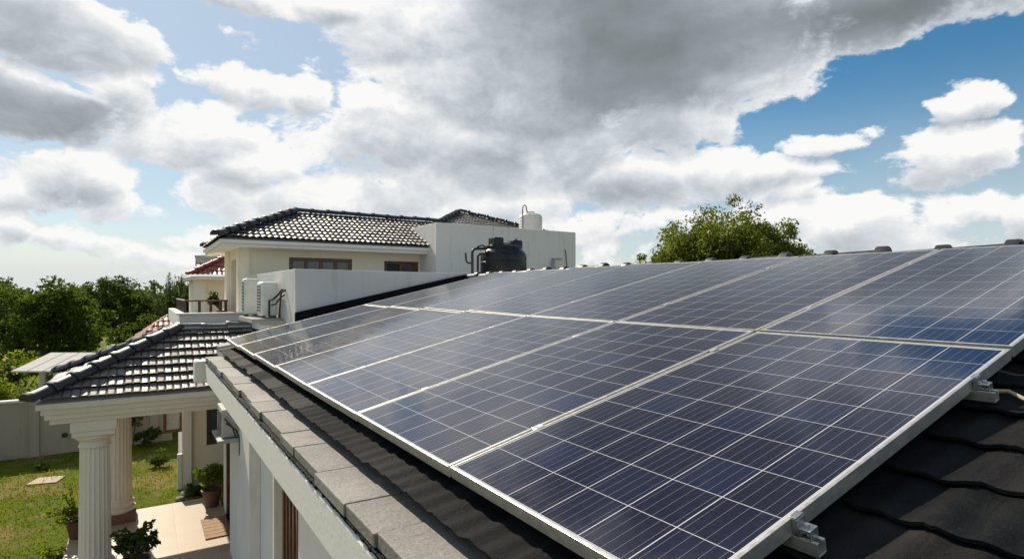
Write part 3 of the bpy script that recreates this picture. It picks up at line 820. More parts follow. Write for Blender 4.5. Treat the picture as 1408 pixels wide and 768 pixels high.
# entablature: stepped mouldings all round
en = MB()
xr = 1.448
for (o_, z0, z1) in ((0.030, -1.815, -1.722), (0.085, -1.905, -1.8155), (0.125, -1.99, -1.9055), (0.18, -2.075, -1.9905)):
    x0, y0, y1 = PX0 + o_, PY0 + o_, PY1 - o_; w = 0.30 - o_*0.5
    en.box(x0, xr, y0, y0 + w, z0, z1); en.box(x0, xr, y1 - w, y1, z0, z1); en.box(x0, x0 + w, y0 + w, y1 - w, z0, z1)
en.build('entablature', M['column'], porch, bevel=0.007)
cs = MB(); cs.box(PX0 + 0.42, xr, PY0 + 0.42, PY1 - 0.42, -1.95, -1.92); cs.build('soffit', M['white'], porch)
def make_column(cx, cy, low=False):
    k = 0.45 if low else 1.0; hb = -4.60 + 0.18*k       # the front column has the lower base
    base = MB(); base.box(cx - 0.29, cx + 0.29, cy - 0.29, cy + 0.29, -4.60, hb)
    col = base.build('column', simple('plinth_brown', (0.20, 0.10, 0.06), 0.6), porch, bevel=0.008)
    sh = MB()
    prof = [(0.205 + 0.018*(1 - (z + 4.12)/1.7) ** 1 , z) for z in np.linspace(hb + 0.28*k, -2.53, 8)]
    flute = lambda t, z: 1 - 0.062*abs(math.sin(10*t)) ** 0.8
    sh.lathe(prof, (cx, cy, 0), 160, flute); sh.build('shaft', M['column'], col, smooth=30)
    b2 = MB(); b2.lathe([(r_, hb + (z_ + 4.42)*k) for r_, z_ in [(0.27, -4.42), (0.285, -4.40), (0.29, -4.37), (0.285, -4.335), (0.25, -4.315), (0.245, -4.29), (0.262, -4.27), (0.268, -4.245), (0.26, -4.215), (0.232, -4.19), (0.225, -4.14)]], (cx, cy, 0), 40)
    b2.build('base_moulding', M['column'], col, smooth=35)
    cpit = MB(); cpit.lathe([(0.20, -2.54), (0.222, -2.53), (0.225, -2.505), (0.21, -2.49), (0.206, -2.44), (0.225, -2.42), (0.265, -2.385), (0.285, -2.35), (0.285, -2.33), (0.27, -2.322)], (cx, cy, 0), 40)
    cpit.box(cx - 0.285, cx + 0.285, cy - 0.285, cy + 0.285, -2.32, -2.235); cpit.box(cx - 0.305, cx + 0.305, cy - 0.305, cy + 0.305, -2.234, -2.076)
    cpit.build('capital', M['column'], col, smooth=35, bevel=0.006)
make_column(-0.66, 11.68, True)
make_column(-0.40, 14.05)

# ------------------------------------------------------------------ wing under the terrace with casements
wing = thing('garden_wing', (0.86, 16.0, -4.75), 'low cream garden wing with brown windows beyond the porch', 'house wing')
ww = MB()
wall_grid(ww, 'y', 16.0, 0.2, 0.86, 6.0, -4.75, -0.80, [(1.33, 1.78, -3.80, -2.75)])
ww.box(0.86, 1.06, 16.2, 19.0, -4.75, -0.80); ww.build('wall', M['cream'], wing)
pp = MB(); pp.box(0.80, 1.00, 15.90, 15.999, -4.75, -0.80); pp.build('corner_pilaster', M['white_clean'], wing, bevel=0.006)
st = MB(); st.box(0.99, 6.0, 15.94, 15.998, -4.75, -4.32); st.build('stone_base', M['conc'], wing, bevel=0.01)
window(wing, 'y', 16.0, 1.33, 1.78, -3.80, -2.75, 1, M['wood'], fr=0.07)
# casement leaf that stands open from the wing's side wall
cw = MB(); xx0, xx1, zz0, zz1, yy = 0.42, 0.84, -3.46, -2.72, 16.35
cw.box(xx0, xx1, yy, yy + 0.05, zz1 - 0.07, zz1); cw.box(xx0, xx1, yy, yy + 0.05, zz0, zz0 + 0.07)
cw.box(xx0, xx0 + 0.07, yy, yy + 0.05, zz0 + 0.07, zz1 - 0.07); cw.box(xx1 - 0.07, xx1, yy, yy + 0.05, zz0 + 0.07, zz1 - 0.07)
cwo = cw.build('open_casement', M['wood'], wing, bevel=0.005)
cg = MB(); cg.box(xx0 + 0.07, xx1 - 0.07, yy + 0.02, yy + 0.026, zz0 + 0.07, zz1 - 0.07); cg.build('pane', M['curtain'], cwo)
tb = MB(); tb.box(0.62, 6.0, 13.30, 19.0, -0.795, -0.62); tb.box(0.62, 1.80, 13.30, 13.46, -0.6195, -0.47); tb.box(0.62, 0.78, 13.461, 19.0, -0.6195, -0.47)
tb.box(0.56, 1.80, 13.26, 13.48, -0.469, -0.435)
tb.build('balcony_slab', M['white_clean'], wing, bevel=0.008)
sk = MB(); sk.box(0.70, 0.80, 15.88, 15.98, -4.75, -3.9); sk.build('drain_box', M['white_plastic'], wing, bevel=0.01)

# ------------------------------------------------------------------ upper house behind
up = thing('upper_house', (1.82, 14.0, -0.62), 'cream upper storey with dark hipped tile roof and brown windows', 'house')
u = MB()
wall_grid(u, 'y', 14.0, 0.2, 1.82, 6.14, -0.62, 1.04, [(2.86, 4.34, 0.28, 0.80), (5.16, 6.10, 0.30, 0.78)])
wall_grid(u, 'x', 1.82, 0.2, 14.2, 16.3, -0.62, 1.04, [(14.55, 15.55, -0.55, 0.75)])
u.box(1.82, 6.14, 16.301, 16.5, -0.62, 1.04)
u.build('wall', M['cream'], up)
cpil = MB(); cpil.prism([(1.78, 13.96), (2.02, 13.96), (2.02, 13.999), (1.819, 13.999), (1.819, 14.30), (1.78, 14.30)], -0.62, 1.03, 'z'); cpil.build('pilaster', M['cream'], up, bevel=0.006)
cpil = MB(); cpil.box(1.76, 1.819, 15.75, 16.3, -0.455, 1.03); cp2 = cpil.build('pilaster', M['cream'], up, bevel=0.006)
cpil = MB(); cpil.box(1.70, 1.819, 15.70, 16.35, -0.62, -0.457); cpil.build('plinth', M['cream'], cp2, bevel=0.006)
dk = MB(); dk.box(1.95, 2.0, 14.56, 15.54, -0.54, 0.74); dk.build('door', M['dark_wood'], up)
for (a, b, n_) in ((2.86, 4.34, 4), (5.16, 6.10, 2)):
    w_ = window(up, 'y', 14.0, a, b, 0.28, 0.80, n_, M['wood'], fr=0.085)
    cu = MB(); 
    for k in range(24):
        t = a + 0.06 + (b - a - 0.12)*(k + 0.5)/24; cu.box(t - 0.9*(b-a)/60, t + 0.9*(b-a)/60, 14.105, 14.125 + 0.015*(k % 2), 0.32, 0.74)
    cu.build('curtain', M['curtain'], w_)
EX, EY0, EY1, EZ = 1.34, 13.40, 17.40, 1.14
hh = 2.0; hz = 0.87; hl = math.hypot(hh, hz)
XR = 7.4
ur = tile_slope('roof', M['tile_house'], up, (EX, EY0, EZ), (1, 0, 0), (0, hh, hz), XR - EX, hl, 0.225, 0.13, 0.026, 0.050, clips=[((EX, EY0, 0), (-1, 1, 0))], per=8)
tile_slope('end_slope', M['tile_house'], ur, (EX, EY0, EZ), (0, 1, 0), (hh, 0, hz), EY1 - EY0, hl, 0.225, 0.13, 0.024, 0.034, clips=[((EX, EY0, 0), (1, -1, 0)), ((EX, EY1, 0), (1, 1, 0))], per=6)
tile_slope('rear_slope', M['tile_house'], ur, (EX, EY1, EZ), (1, 0, 0), (0, -hh, hz), XR - EX, hl, 0.225, 0.13, 0.024, 0.034, clips=[((EX, EY1, 0), (-1, -1, 0))], per=5)
cm = MB(); cap_row(cm, (EX - 0.05, EY0 - 0.05, EZ + 0.05), (EX + hh, EY0 + hh, EZ + hz + 0.06), 0.11, 0.34)
cap_row(cm, (EX + 0.05, EY1 - 0.05, EZ + 0.06), (EX + hh, EY0 + hh, EZ + hz + 0.06), 0.11, 0.34)
cm.build('hip_cap', M['cap'], ur, smooth=True)
cm = MB(); cap_row(cm, (EX + hh - 0.05, EY0 + hh, EZ + hz + 0.06), (XR, EY0 + hh, EZ + hz + 0.06), 0.10, 0.40); cm.build('ridge_cap', M['cap'], ur, smooth=True)
ef = MB()
for (o_, z0, z1) in ((0.02, EZ - 0.11, EZ - 0.03), (0.07, EZ - 0.185, EZ - 0.1105)):
    ef.box(EX + o_, XR, EY0 + o_, EY0 + o_ + 0.12, z0, z1); ef.box(EX + o_, EX + o_ + 0.12, EY0 + o_ + 0.12, EY1 - o_ - 0.12, z0, z1); ef.box(EX + o_, XR, EY1 - o_ - 0.12, EY1 - o_, z0, z1)
ef.box(EX + 0.20, XR, EY0 + 0.20, EY1 - 0.20, EZ - 0.15, EZ - 0.112)
ef.build('eave_fascia', M['white_clean'], up, bevel=0.008)
dkk = MB(); dkk.add([(EX+0.04, EY0+0.04, EZ-0.02), (XR, EY0+0.04, EZ-0.02), (XR, EY1-0.04, EZ-0.02), (EX+0.04, EY1-0.04, EZ-0.02), (EX+hh, EY0+hh, EZ+hz-0.04), (XR, EY0+hh, EZ+hz-0.04)], [(3,2,1,0), (0,1,5,4), (2,3,4,5), (3,0,4), (1,2,5)])
dkk.build('roof_deck', M['conc'], ur)

# tower block right of it
tw = thing('stair_tower', (6.14, 13.0, -0.2), 'plain pale stair block with flat top behind the black tank', 'stair block')
t = MB(); t.box(6.14, 10.58, 13.0, 13.2, -0.2, 1.72); t.box(6.14, 6.34, 13.201, 17.2, -0.2, 1.72); t.box(10.38, 10.58, 13.201, 17.2, -0.2, 1.72); t.box(6.34, 10.38, 17.0, 17.2, -0.2, 1.72)
t.build('wall', M['tower'], tw, bevel=0.01)
t = MB(); t.box(6.341, 10.379, 13.201, 16.999, 1.30, 1.45); t.build('flat_roof', M['conc'], tw)
t = MB(); t.box(9.83, 10.20, 12.96, 12.998, 0.42, 0.66); t.build('vent_box', M['wood'], tw, bevel=0.005)
t = MB(); t.tube([(9.72, 12.93, 0.2), (9.72, 12.93, 0.88)], 0.05, 12); t.tube([(9.72, 12.93, 0.86), (9.66, 12.90, 0.91), (10.0, 12.92, 0.93)], 0.025, 8); t.build('stub_pipe', M['pvc'], tw, smooth=True)
t = MB(); t.tube([(10.24, 12.97, 0.35), (10.22, 12.96, 0.78), (10.19, 12.97, 1.16), (10.14, 12.965, 1.19)], 0.013, 6); t.build('cable', M['pipe'], tw, smooth=True)
# second, farther hip roof whose peak shows over the tower
rb = thing('rear_house', (6.6, 18.0, -4.75), 'farther house whose dark hipped roof peaks above the stair block', 'house')
w = MB(); w.box(8.3, 13.6, 18.2, 21.8, -4.75, 2.0); w.build('wall', M['cream'], rb)
ax_, ay_, az2 = 10.45, 20.0, 3.10; bx0, bx1, by0, by1, bz = 7.9, 14.1, 17.6, 22.4, 2.02
tile_slope('roof', M['tile_house'], rb, (bx0, by0, bz), (1, 0, 0), (0, ay_-by0, az2-bz), bx1-bx0, math.hypot(ay_-by0, az2-bz), 0.225, 0.13, 0.024, 0.034, clips=[((bx0, by0, 0), (-(ay_-by0), ax_-bx0, 0)), ((bx1, by0, 0), ((ay_-by0), bx1-ax_, 0))], per=6)
w = MB(); w.add([(bx0, by0, bz-0.02), (bx1, by0, bz-0.02), (bx1, by1, bz-0.02), (bx0, by1, bz-0.02), (ax_, ay_, az2-0.03)], [(3,2,1,0), (0,1,4), (1,2,4), (2,3,4), (3,0,4)]); w.build('roof_deck', M['tile_house'], rb)
cm = MB(); cap_row(cm, (bx0, by0, bz+0.05), (ax_, ay_, az2+0.05), 0.11, 0.36); cap_row(cm, (bx1, by0, bz+0.05), (ax_, ay_, az2+0.05), 0.11, 0.36); cm.build('hip_cap', M['cap'], rb, smooth=True)

# ------------------------------------------------------------------ water tanks
bt = thing('water_tank', (6.86, 11.0, 0.0), 'black plastic water tank with pipes standing before the stair block', 'water tank')
prof = [(0.50, 0.0), (0.525, 0.03), (0.525, 0.17), (0.519, 0.18), (0.519, 0.20), (0.525, 0.21), (0.525, 0.66), (0.518, 0.668), (0.518, 0.682), (0.525, 0.69), (0.525, 0.80), (0.515, 0.84), (0.47, 0.905), (0.425, 0.945), (0.42, 0.96), (0.43, 0.972), (0.43, 1.02), (0.40, 1.04), (0.05, 1.05)]
t = MB(); t.lathe(prof, (6.86, 11.0, 0.0), 64); body_ = t.build('tank_body', M['black'], bt, smooth=35)
t = MB()
for (ax0, ay0, w0, h0) in ((-0.27, -0.12, 0.24, 0.155), (0.24, -0.10, 0.25, 0.115)):
    t.box(6.86 + ax0 - w0/2, 6.86 + ax0 + w0/2, 11 + ay0 - 0.15, 11 + ay0 + 0.15, 1.0, 1.04 + h0)
t.build('lid_block', M['black'], bt, bevel=0.03)
t = MB(); t.lathe([(0.19, 1.04), (0.2, 1.05), (0.2, 1.10), (0.17, 1.12), (0.03, 1.125)], (6.86, 11.05, 0.0), 32); t.build('lid', M['pvc'], bt, smooth=35)
t = MB(); t.tube([(7.17, 10.95, 1.12), (7.17, 10.95, 1.20)], 0.03, 10); t.tube([(7.385, 10.9, 0.55), (7.40, 10.9, 0.86)], 0.016, 8); t.build('vent_stub', M['pipe'], bt)
def arc_pipe(a, b, c, rr, n=6):
    """elbow between three points with rounded corner"""
    a, b, c = Vector(a), Vector(b), Vector(c); d1 = (a-b).normalized(); d2 = (c-b).normalized()
    p1, p2 = b + d1*rr, b + d2*rr
    return [a] + [((1-t)**2)*p1 + 2*t*(1-t)*b + t*t*p2 for t in [i/n for i in range(n+1)]] + [c]
t = MB()
t.tube(arc_pipe((6.03, 10.95, 0.0), (6.03, 10.95, 0.93), (6.40, 10.95, 0.95), 0.10), 0.029, 12)
t.tube(arc_pipe((6.14, 10.90, 0.0), (6.14, 10.90, 0.82), (6.40, 10.90, 0.83), 0.08), 0.026, 12)
t.tube(arc_pipe((6.03, 10.95, 0.62), (5.88, 10.95, 0.61), (5.865, 10.95, 0.84), 0.09), 0.020, 10)
t.tube([(6.15, 10.95, 0.97), (6.22, 10.95, 1.0), (6.30, 10.95, 1.02), (6.36, 10.95, 0.96), (6.37, 10.95, 0.60), (6.37, 10.95, 0.0)], 0.018, 8)
t.build('pipe', M['pipe'], bt, smooth=True)
wt = thing('water_tank', (10.55, 14.9, 1.45), 'small white ribbed water tank on top of the stair block', 'water tank')
pr_ = [(0.34, 0.0)]
z = 0.02
while z < 0.88: pr_ += [(0.365, z), (0.372, z + 0.03), (0.365, z + 0.06), (0.355, z + 0.075)]; z += 0.09
pr_ += [(0.36, 0.92), (0.33, 0.96), (0.24, 1.0), (0.13, 1.02), (0.13, 1.06), (0.10, 1.075), (0.02, 1.08)]
t = MB(); t.lathe(pr_, (10.30, 14.9, 1.452), 40); t.build('tank_body', M['white_plastic'], wt, smooth=35)
t = MB(); t.tube([(9.93, 14.8, 1.46), (9.93, 14.8, 2.55), (9.95, 14.8, 2.66), (10.0, 14.8, 2.70), (10.06, 14.8, 2.66), (10.09, 14.8, 2.52), (10.12, 14.8, 2.44)], 0.022, 10); t.build('pipe', M['pvc'], wt, smooth=True)

# ------------------------------------------------------------------ air conditioners
sh_ = MB(); sh_.prism([(1.44, 9.75), (1.909, 9.75), (1.909, 11.2), (1.44, 11.2)], -0.50, -0.43, 'z'); sh_.prism([(1.55, 9.74), (1.909, 9.60), (1.909, 9.749), (1.55, 9.749)], -0.53, -0.46, 'z')
tag(sh_.build('concrete_ledge', M['conc'], bevel=0.01), 'stained concrete ledge carrying the two outdoor air conditioners', 'ledge')
def outdoor_unit(cx, cy, zb, w, d_, h, label, grp=None):
    root = thing('air_conditioner', (cx, cy, zb), label, 'air conditioner', grp)
    m = MB(); m.box(cx - w/2, cx + w/2, cy - d_/2, cy + d_/2, zb + 0.03, zb + h); cs_ = m.build('casing', M['ac'], root, bevel=0.035)
    m = MB(); m.box(cx - w/2 - 0.004, cx - w/2 + 0.004, cy - d_/2 + 0.05, cy + d_/2 - 0.05, zb + 0.08, zb + h - 0.06)
    g_ = m.build('fan_grille', M['grille'], root)
    m = MB()
    for k in range(9):
        zz = zb + 0.09 + k*(h - 0.18)/8.5; m.box(cx - w/2 - 0.010, cx - w/2 - 0.0045, cy - d_/2 + 0.05, cy + d_/2 - 0.05, zz, zz + 0.012)
    m.build('louvre', M['ac'], g_)
    m = MB()
    m.box(cx - w*0.36, cx + w*0.38, cy - d_/2 - 0.006, cy - d_/2 + 0.002, zb + 0.10, zb + h - 0.10); m.box(cx - w*0.05, cx + w*0.02, cy - d_/2 - 0.010, cy - d_/2 - 0.0065, zb + h*0.63, zb + h*0.66)
    m.build('side_panel', M['ac'], root, bevel=0.004)
    m = MB()
    for xx in (-w*0.32, w*0.32): m.box(cx + xx - 0.03, cx + xx + 0.03, cy - d_/2 + 0.02, cy + d_/2 - 0.02, zb, zb + 0.0295)
    m.build('foot', M['pipe'], root)
    return root
outdoor_unit(1.60, 11.02, -0.43, 0.24, 0.30, 0.66, 'white outdoor air conditioner at the ledge\'s far end', 'outdoor units on the ledge')
u2 = outdoor_unit(1.735, 10.18, -0.43, 0.26, 0.42, 0.59, 'white outdoor air conditioner next to the dark hoses on the wall', 'outdoor units on the ledge')
m = MB()
m.tube([(1.91, 9.60, 0.02), (1.86, 9.62, 0.03), (1.82, 9.72, -0.05), (1.76, 9.85, -0.13), (1.72, 9.90, -0.14), (1.72, 9.93, -0.40)], 0.016, 8)
m.tube([(1.90, 9.55, 0.03), (1.84, 9.58, -0.02), (1.83, 9.62, -0.20), (1.83, 9.70, -0.42)], 0.014, 8)
m.tube([(1.90, 9.62, -0.05), (1.84, 9.66, -0.10), (1.80, 9.80, -0.20), (1.76, 9.93, -0.22)], 0.012, 8)
m.build('hose', M['pipe'], u2, smooth=True)
M['shaded_ac'] = simple('shaded_casing', (0.40, 0.39, 0.36), 0.6, var=0.2, scale=4)  # casing colour greyed to imitate the shade under the beam
lo = thing('air_conditioner', (1.22, 10.5, -2.36), 'white outdoor air conditioner on the wall bracket under the roof beam', 'air conditioner')
m = MB(); m.box(1.06, 1.31, 10.15, 10.85, -2.33, -1.88); m.build('casing', M['shaded_ac'], lo, bevel=0.02)
m = MB(); m.box(1.052, 1.06, 10.24, 10.64, -2.28, -1.93); m.build('fan_grille', M['grille'], lo)
m = MB(); m.box(0.99, 1.31, 10.05, 10.95, -2.395, -2.345); m.build('bracket', M['pvc'], lo, bevel=0.01)
m = MB(); m.tube([(1.12, 10.14, -2.10), (1.16, 10.08, -2.12), (1.25, 10.04, -2.2), (1.30, 10.02, -2.35), (1.30, 10.02, -2.6)], 0.014, 8); m.tube([(1.10, 10.145, -2.02), (1.20, 10.05, -2.15), (1.24, 10.05, -2.3)], 0.012, 8); m.build('hose', M['pipe'], lo, smooth=True)

# ------------------------------------------------------------------ balcony railing
rl = thing('railing', (0.80, 15.4, -0.50), 'dark brown wooden railing along the white terrace edge', 'railing')
m = MB(); m.box(0.86, 1.74, 15.37, 15.43, -0.235, -0.195); m.box(0.80, 0.859, 15.37, 19.0, -0.235, -0.195); m.build('handrail', M['wood'], rl, bevel=0.005)
for (px_, py_) in ((0.83, 15.40), (1.13, 15.40), (1.37, 15.40), (1.58, 15.40), (1.69, 15.40)):
    m = MB(); m.box(px_ - 0.03, px_ + 0.03, py_ - 0.029, py_ + 0.029, -0.618, -0.2355); m.build('post', M['dark_wood'], rl, bevel=0.004)
m = MB()
for k in range(16): yy = 15.55 + k*0.22; m.box(0.81, 0.85, yy, yy + 0.05, -0.618, -0.2355)
m.build('baluster', M['dark_wood'], rl)

# ------------------------------------------------------------------ red-roofed house beyond
rh = thing('red_roof_house', (2.8, 24.0, -4.75), 'small cream house with red tiled roof beyond the terrace', 'house')
m = MB(); m.prism([(1.75, 24.6), (7.6, 24.6), (7.6, 29.5), (1.75, 29.5)], -4.75, 0.46, 'z'); m.build('wall', M['cream'], rh)
m = MB(); m.box(1.62, 2.02, 24.5, 24.599, -4.75, 0.44); m.build('pilaster', M['white_clean'], rh, bevel=0.01)
m = MB(); m.box(1.735, 1.76, 25.3, 26.2, -0.85, 0.15); m.build('window', M['glass'], rh)
tile_slope('roof', M['tile_red'], rh, (1.45, 24.0, 0.60), (1, 0, 0), (0, 2.8, 1.65), 6.6, math.hypot(2.8, 1.65), 0.33, 0.17, 0.03, 0.04, clips=[((1.45, 24.0, 0), (-2.8, 3.0, 0))], per=6)
tile_slope('end_slope', M['tile_red'], rh, (1.45, 24.0, 0.60), (0, 1, 0), (3.0, 0, 1.65), 5.6, math.hypot(3.0, 1.65), 0.33, 0.17, 0.03, 0.04, clips=[((1.45, 24.0, 0), (2.8, -3.0, 0)), ((1.45, 29.6, 0), (2.8, 3.0, 0))], per=6)
M['red_cap'] = simple('red_ridge', (0.27, 0.045, 0.035), 0.5, var=0.25)
m = MB(); cap_row(m, (1.40, 23.95, 0.64), (4.45, 26.8, 2.31), 0.10, 0.4); m.build('hip_cap', M['red_cap'], rh, smooth=True)
m = MB(); m.box(1.50, 8.0, 24.06, 24.3, 0.44, 0.57); m.box(1.50, 1.75, 24.301, 29.5, 0.44, 0.57); m.box(1.70, 8.0, 24.301, 29.5, 0.45, 0.49); m.build('eave_fascia', M['white_clean'], rh, bevel=0.01)
sh2 = thing('solar_heater', (2.30, 26.0, 0.9), 'small dark solar water heater on the red tiled roof', 'solar heater')
m = MB(); m.prism([(25.2, 1.10), (25.23, 1.06), (26.3, 1.42), (26.27, 1.46)], 1.76, 3.0, 'x'); m.build('collector', M['flash'], sh2)
m = MB()
m.bar((1.90, 25.3, 1.08), (1.90, 25.3, 0.72), 0.035, 0.035, (1, 0, 0)); m.bar((2.95, 25.3, 1.08), (2.95, 25.3, 0.9), 0.035, 0.035, (1, 0, 0)); m.bar((1.80, 26.2, 1.39), (1.80, 26.2, 0.70), 0.035, 0.035, (1, 0, 0)); m.bar((2.95, 26.2, 1.39), (2.95, 26.2, 1.2), 0.035, 0.035, (1, 0, 0))
m.build('stand', M['pipe'], sh2)
m = MB(); m.tube([(2.0, 26.5, 1.36), (2.95, 26.5, 1.36)], 0.13, 16); m.build('cylinder_tank', M['black'], sh2, smooth=40)
# glimpse of another red roof behind the porch ridge
rr = thing('red_roof_shed', (0.6, 22.8, -4.75), 'low shed with faded red tiled roof behind the porch ridge', 'shed')
m = MB(); m.box(-0.15, 3.6, 22.7, 25.4, -4.75, -1.89); m.build('wall', M['garden_wall'], rr)
tile_slope('roof', M['tile_red'], rr, (-0.45, 22.4, -1.86), (1, 0, 0), (0, 1.8, 1.0), 4.4, math.hypot(1.8, 1.0), 0.33, 0.17, 0.03, 0.04, clips=[((-0.45, 22.4, 0), (-1.8, 1.2, 0))], per=6)
tile_slope('end_slope', M['tile_red'], rr, (-0.45, 22.4, -1.86), (0, 1, 0), (1.2, 0, 1.0), 3.6, math.hypot(1.2, 1.0), 0.33, 0.17, 0.03, 0.04, clips=[((-0.45, 22.4, 0), (1.8, -1.2, 0)), ((-0.45, 26.0, 0), (1.8, 1.2, 0))], per=6)

# ------------------------------------------------------------------ open shed with a flat sheet roof
sd_ = thing('open_shed', (-1.8, 23.6, -4.75), 'open shed with a pale flat sheet roof beyond the garden wall', 'shed')
m = MB()
vs = [(-3.48, 23.65, -2.54), (-0.50, 21.75, -2.54), (0.30, 23.60, -2.17), (-2.69, 25.53, -2.17)]
m.add([(x, y, z) for x, y, z in vs] + [(x, y, z + 0.05) for x, y, z in vs], [(0,3,2,1), (4,5,6,7), (0,1,5,4), (1,2,6,5), (2,3,7,6), (3,0,4,7)])
sr = m.build('roof', M['sheet'], sd_, bevel=0.006)
m = MB()
for k in range(1, 7):
    a = k/7; p = Vector(vs[0]).lerp(Vector(vs[1]), a); q = Vector(vs[3]).lerp(Vector(vs[2]), a)
    m.bar(p + Vector((0, 0, 0.055)), q + Vector((0, 0, 0.055)), 0.02, 0.016)
m.build('seam', M['sheet'], sr)
for (px_, py_, zz) in ((-2.66, 23.24, -2.53), (-2.30, 23.02, -2.53), (-0.80, 22.08, -2.53), (-2.45, 25.2, -2.20), (0.0, 23.6, -2.20)):
    m = MB(); m.box(px_ - 0.07, px_ + 0.07, py_ - 0.07, py_ + 0.07, -4.75, zz); m.build('post', M['conc'], sd_, bevel=0.01)
m = MB(); m.tube([(-0.98, 23.9, -2.22), (-0.98, 23.9, -1.86)], 0.06, 12); m.tube([(-0.98, 23.9, -1.9), (-0.88, 23.84, -1.84), (-0.55, 23.6, -1.84), (-0.45, 23.54, -1.9), (-0.44, 23.53, -2.3)], 0.04, 10)
m.build('vent_pipe', M['white_plastic'], sr, smooth=True)

# ------------------------------------------------------------------ garden wall
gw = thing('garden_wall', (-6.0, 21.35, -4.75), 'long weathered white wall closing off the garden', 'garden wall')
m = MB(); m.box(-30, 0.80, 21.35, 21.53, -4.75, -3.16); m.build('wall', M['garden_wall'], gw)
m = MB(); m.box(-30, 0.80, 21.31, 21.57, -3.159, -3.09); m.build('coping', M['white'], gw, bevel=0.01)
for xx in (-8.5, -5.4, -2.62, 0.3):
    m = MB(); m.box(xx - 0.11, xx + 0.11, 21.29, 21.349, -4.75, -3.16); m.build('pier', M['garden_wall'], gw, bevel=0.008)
m = MB(); m.lathe([(0.055, 0), (0.075, 0.002), (0.075, 0.03), (0.055, 0.03)], (0, 0, 0), 20); 
m.v = [(-1.93 + x, 21.345 - z, -4.22 + y) for x, y, z in m.v]; m.build('drain_hole', M['pipe'], gw)

# ------------------------------------------------------------------ plants
def leaf_quads(C, size, flat=0.0, aspect=0.55, up=0.25):
    """one bent rhombus leaf per centre"""
    n = len(C); d = rng.normal(size=(n, 3)); d[:, 2] = d[:, 2]*(1-flat) ; d /= np.linalg.norm(d, axis=1)[:, None]
    nn = rng.normal(size=(n, 3)); nn[:, 2] += up*3; s = np.cross(d, nn); s /= np.linalg.norm(s, axis=1)[:, None] + 1e-9
    L = size*rng.uniform(0.6, 1.35, n)[:, None]; w = L*aspect*0.5
    up_ = np.cross(s, d)
    V = np.stack([C - d*L*0.5, C + s*w - d*L*0.05 + up_*L*0.06, C + d*L*0.5, C - s*w - d*L*0.05 + up_*L*0.06], 1)
    return V

def canopy(centre, radii, clumps, leaves, size, spread=0.24, hollow=0.55, low=-0.75, top=1.0):
    """leaf centres gathered in clumps over an uneven ellipsoid"""
    c = np.array(centre, float); r = np.array(radii, float)
    d = rng.normal(size=(clumps*3, 3)); d /= np.linalg.norm(d, axis=1)[:, None]
    d = d[(d[:, 2] > low) & (d[:, 2] < top)][:clumps]; m = len(d)
    rad = rng.uniform(hollow, 1.0, m) * (0.86 + 0.14*np.sin(3*np.arctan2(d[:, 1], d[:, 0]) + 5*d[:, 2] + rng.uniform(0, 6)))
    P = d*rad[:, None]
    cr_ = rng.uniform(0.6, 1.3, m)*spread
    k = rng.integers(0, m, leaves)
    q = rng.normal(size=(leaves, 3)); q /= np.linalg.norm(q, axis=1)[:, None]
    q *= (rng.random(leaves) ** 0.45)[:, None]
    q[:, 2] *= 0.75
    return c + (P[k] + q*cr_[k][:, None])*r, c + P*r

def leaves_mesh(name, C, size, mat, parent=None, **kw):
    V = leaf_quads(C, size, **kw).reshape(-1, 3)
    return raw_mesh(name, V, np.arange(len(V)).reshape(-1, 4), mat, parent)

def tree(label, base, height, centre, radii, clumps, leaves, size, mat, name='broadleaf_tree', trunk_r=0.16, limbs=9, group=None, spread=0.24, hollow=0.55, low=-0.75, aspect=0.55, twigs=0, more=()):
    root = thing(name, base, label, 'tree', group)
    C, P = canopy(centre, radii, clumps, leaves, size, spread, hollow, low)
    for (c2, r2, k2, n2) in more:
        C2, P2 = canopy(c2, r2, k2, n2, size, spread, hollow, low); C = np.concatenate([C, C2]); P = np.concatenate([P, P2])
    m = MB(); b = Vector(base); cc = Vector(centre)
    fork = b.lerp(cc, 0.55)
    m.tube([b, b.lerp(fork, 0.5) + Vector((0.05, 0.03, 0)), fork], [trunk_r*1.25, trunk_r, trunk_r*0.8], 10)
    idx = rng.choice(len(P), min(limbs, len(P)), replace=False)
    for i in idx:
        e = Vector(P[i]); mid = fork.lerp(e, 0.5) + Vector((0, 0, -0.1*abs(radii[2])))
        m.tube([fork, fork.lerp(mid, 0.5), mid, e], [trunk_r*0.6, trunk_r*0.45, trunk_r*0.3, trunk_r*0.08], 6)
        for t_ in range(twigs):
            st_ = mid.lerp(e, random.uniform(0.0, 0.8)); j = rng.integers(0, len(P)); en_ = st_.lerp(Vector(P[j]), random.uniform(0.25, 0.5))
            m.tube([st_, st_.lerp(en_, 0.5) + Vector((0, 0, 0.03)), en_], [trunk_r*0.16, trunk_r*0.1, trunk_r*0.04], 5)
    m.build('trunk', M['bark'], root, smooth=True)
    leaves_mesh('crown', C, size, mat, root, aspect=aspect)
    return root

